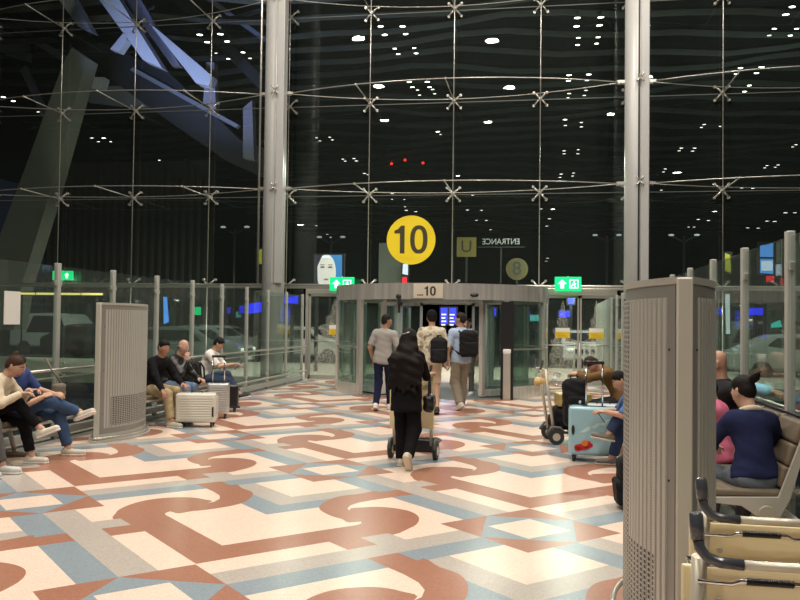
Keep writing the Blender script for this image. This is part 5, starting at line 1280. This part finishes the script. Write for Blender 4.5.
person('person half hidden beyond the man in pale blue, only the tan face showing', (-1.505, 18.0), 170, 1.66, False, (0, 0, .90), (0, 0), head=(0, 0), top=('tan_top', (.30, .22, .15), 1.0), bottom=('grey_brown', (.15, .13, .11), 2.0), hair=('short', (.015, .012, .01)), vox=.016)

# -- seated along the fence, facing across the bridge
person('person in grey trousers and pale trainers seated at the near end of the beam seat', (-5.72, 7.32), -82, 1.7, False, (0, 0, SEAT), (8, 0), hands={'L': (-.12, .34, .66), 'R': (.14, .34, .66)},
    feet={'L': (-.12, .50, 0, 0, 0), 'R': (.14, .44, 0, -5, 0)}, top=('charcoal', (.06, .06, .065), 2.0), bottom=('grey_trouser', (.115, .11, .11), 1.9), shoe=('pale', (.55, .55, .52)), vox=.013, sock=('dark', (.02, .02, .02)))
t2, J2 = person('woman in cream sweater and black trousers with brown hair in a bun, holding a phone', (-5.76, 7.93), -80, 1.56, True, (0, 0, SEAT - .03), (36, 0), head=(4, -14),
    hands={'L': (-.06, .46, .78, .2, 1, .1), 'R': (.10, .44, .76, -.2, 1, .1)}, pole={'L': (-.6, .1, -1), 'R': (.6, .1, -1)}, feet={'L': (-.10, .47, 0, 0, 0), 'R': (.02, .62, .30, 0, 22)}, kpole={'R': (-.2, 1, 1)},
    top=('cream_sweater', (.66, .57, .42), 1.95), bottom=('black_trouser', (.009, .009, .011), 1.85), shoe=('cream2', (.66, .62, .52)), hair=('bun', (.055, .030, .018)), skin=(.52, .31, .22), vox=.012)
t3, J3 = person('person in blue T-shirt and jeans with legs crossed beside the woman in cream', (-5.74, 8.54), -86, 1.62, False, (0, 0, SEAT - .05), (6, 38), head=(0, -24),
    hands={'L': (.02, .40, .70, .3, 1, 0), 'R': (.20, .36, .68)}, pole={'L': (-.6, .1, -1), 'R': (.6, .1, -1)}, feet={'R': (-.18, .60, .40, 0, 22, 20), 'L': (-.10, .52, 0, 6, 0)}, kpole={'R': (.8, 1, .9)},
    top=('royal_blue', (.045, .070, .20), .9), bottom=('jeans', (.05, .095, .19), 1.9, 1.08), shoe=('beige', (.60, .55, .44)), skin=(.50, .28, .19), vox=.012)
m_ = thing('waist_bag', 'grey waist bag resting against the person in the blue T-shirt', 'bag', (-5.44, 8.80, .66), R(-80)); F = Field(.01, .02); F.box((0, 0, .06), (.12, .05, .08), None, .04, dis=.003); F.build('bag_body', fabric('grey_bag', (.16, .14, .11)), m_)
MB().tube([(-.10, 0, .12), (-.16, -.16, .30), (-.20, -.24, .42)], .012).build('strap', fabric('grey_bag', (.16, .14, .11)), m_)
t4, J4 = person('dark-haired man in black jacket and khaki trousers seated by the cream suitcase', (-5.68, 11.55), -104, 1.68, False, (0, 0, SEAT - .02), (30, 0), head=(-12, 0),
    hands={'L': (-.16, .48, .60, .3, 1, -.2), 'R': (.30, .50, .52, .2, .7, -.8)}, pole={'L': (-.7, -.2, -.8), 'R': (.7, -.2, -.8)}, feet={'L': (-.16, .46, 0, 10, 0), 'R': (.16, .55, 0, -5, 0)},
    top=('black_jacket', (.012, .012, .014), 2.0), bottom=('khaki_chino', (.42, .33, .19), 1.9, 1.1), shoe=('cream3', (.55, .50, .38)), hair=('short', (.01, .009, .008)), skin=(.44, .22, .14), vox=.013)
t5, J5 = person('bald man in black leather jacket resting his chin on his hand', (-5.78, 12.32), -96, 1.70, False, (0, 0, SEAT - .02), (34, 0), head=(-8, -4),
    hands={'R': (.06, .37, .92, -.1, .2, 1), 'L': (-.14, .50, .62, .3, 1, -.1)}, pole={'L': (-.7, 0, -.8), 'R': (.5, .4, -1)}, feet={'L': (-.16, .50, 0, 5, 0), 'R': (.18, .50, 0, -5, 0)},
    top=('leather', (.014, .013, .012), 2.0, mat('leather_jacket', (.014, .013, .012), .35, bump=.4, bscale=30)), bottom=('light_jeans', (.17, .25, .37), 1.95), shoe=('black', (.02, .02, .02)), hair=('bald', (.1, .1, .1), 'fringe'), skin=(.52, .25, .17), vox=.013)
t6, J6 = person('young man in white T-shirt and jeans with crossed legs looking at a phone', (-5.84, 13.92), -84, 1.70, False, (0, 0, SEAT - .02), (26, 0), head=(0, -20),
    hands={'R': (.10, .56, .78, -.1, 1, .2), 'L': (-.06, .54, .76, .1, 1, .1)}, pole={'L': (-.5, .0, -1), 'R': (.5, .0, -1)}, feet={'R': (.12, .50, 0, 0, 0), 'L': (.02, .66, .17, 0, 12)}, kpole={'L': (.0, 1, 1.2)},
    top=('white_tee', (.70, .68, .63), .8), bottom=('dark_jeans', (.05, .078, .13), 1.88, 1.05), shoe=('black', (.02, .02, .02)), sock=('white', (.7, .7, .68)), hair=('short', (.01, .009, .008)), skin=(.50, .30, .21), vox=.013)
# -- seated along the other fence
t13, J13 = person('person in blue T-shirt hunched over a phone, one trainer raised beside the pale blue suitcase', (1.30, 9.36), 90, 1.54, False, (0, 0, SEAT - .03), (57, 0), head=(10, -8),
    hands={'L': (-.05, .56, .60, .2, 1, .1), 'R': (.06, .58, .60, -.2, 1, .1)}, pole={'L': (-.7, -.1, -.9), 'R': (.7, -.1, -.9)}, feet={'L': (-.04, .53, .29, -6, 8), 'R': (.14, .48, 0, 0, 0)}, kpole={'L': (0, 1, 1.2)},
    top=('sky_tee', (.11, .21, .43), .85), bottom=('mid_jeans', (.04, .065, .14), 1.9, 1.1), shoe=('grey_trainer', (.16, .15, .13)), sole=(.60, .55, .42), hair=('short', (.010, .008, .007)), skin=(.52, .30, .21), vox=.012)
t12, J12 = person('person in brown jacket bent forward, head down over the luggage', (1.10, 11.25), 92, 1.66, False, (0, 0, SEAT), (40, 0), head=(20, -38),
    hands={'L': (-.10, .62, .90, .8, .6, 0), 'R': (.10, .60, .90, -.8, .6, 0)}, pole={'L': (-1, 0, -.3), 'R': (1, 0, -.3)}, feet={'L': (-.12, .45, 0, 0, 0), 'R': (.14, .45, 0, 0, 0)},
    top=('brown_jacket', (.16, .095, .04), 1.8), bottom=('dark_trouser', (.03, .03, .035), 2.0), shoe=('black', (.02, .02, .02)), hair=('short', (.035, .02, .012)), skin=(.52, .31, .22), vox=.013)
t14, J14 = person('woman in navy sweater with dark hair tied up, seen from behind on the beige seat', (1.50, 6.10), 12, 1.58, True, (0, 0, SEAT - .055), (16, 0), head=(28, -12),
    hands={'L': (-.12, .42, .66), 'R': (.14, .40, .66)}, pole={'L': (-1, -.2, -.6), 'R': (1, -.2, -.6)}, feet={'L': (-.14, .46, 0, 0, 0), 'R': (.12, .46, 0, 0, 0)},
    top=('navy_sweater', (.020, .025, .070), 2.0), collar=('cream', (.62, .55, .42)), bottom=('grey_jeans', (.13, .15, .18), 2.0), shoe=('white', (.75, .75, .75)), hair=('ponybun', (.008, .007, .007)), skin=(.52, .30, .21), vox=.0105, longtop=-.035)
person('child with short black hair and pink top just beyond the woman in navy', (1.50, 7.14), 62, 1.36, False, (0, 0, SEAT - .03), (14, 0), head=(10, -10), hands={'L': (-.12, .34, .62), 'R': (.12, .34, .62)},
    feet={'L': (-.10, .36, .0, 0, 0), 'R': (.10, .36, .0, 0, 0)}, top=('pink', (.62, .16, .27), 2.0), bottom=('dark_trouser', (.03, .03, .035), 2.0), shoe=('white', (.75, .75, .75)), hair=('short', (.008, .007, .007)), vox=.012)
t16, J16 = person('bald person in dark top stretching an arm with a pale blue sleeve along the backrests', (1.63, 7.74), 96, 1.70, False, (0, 0, SEAT + .01), (2, 0), head=(-20, -10), hands={'L': (-.66, -.18, 1.03, -1, -.2, .0), 'R': (.16, .36, .66)}, pole={'L': (0, -.2, 1), 'R': (.6, -.2, -.8)},
    feet={'L': (-.12, .46, 0, 0, 0), 'R': (.12, .46, 0, 0, 0)}, top=('dark_tee', (.03, .032, .035), .8), bottom=('dark_trouser', (.03, .03, .035), 2.0), hair=('bald', (.1, .1, .1)), skin=(.46, .25, .17), vox=.013)
F = Field(.010, .01); e, w2 = J16['El']['L'], J16['Wr']['L']; F.cap(e + (w2 - e) * .25, e + (w2 - e) * .9, .047, .040, dis=.002); F.build('arm_sleeve', fabric('ice_blue', (.22, .48, .60)), t16)
# -- phones held in hands
def phone(t, J, k, lab, f=.08, dz=.01):
    e, w2 = J['El'][k], J['Wr'][k]; q = (J['Wr']['L'] + J['Wr']['R']) / 2 + J['fw'] * f + np.array((0, 0, dz)); p = to_world(t, q)
    o = thing('phone', lab, 'phone', p, t.rotation_euler.z)
    MB().box((0, 0, 0), (.074, .010, .150), Matrix.Rotation(R(-35), 4, 'X'), bev=.004).build('case', M_BLACK, o)
    MB().box((0, -.0055, .0035), (.066, .002, .138), Matrix.Rotation(R(-35), 4, 'X')).build('screen', mat('phone_screen', (.35, .42, .5), .2, emit=.5), o)
phone(t2, J2, 'L', 'dark phone held by the woman in the cream sweater'); phone(t6, J6, 'R', 'phone held by the young man in the white T-shirt'); phone(t13, J13, 'L', 'phone held by the hunched person in the blue T-shirt')
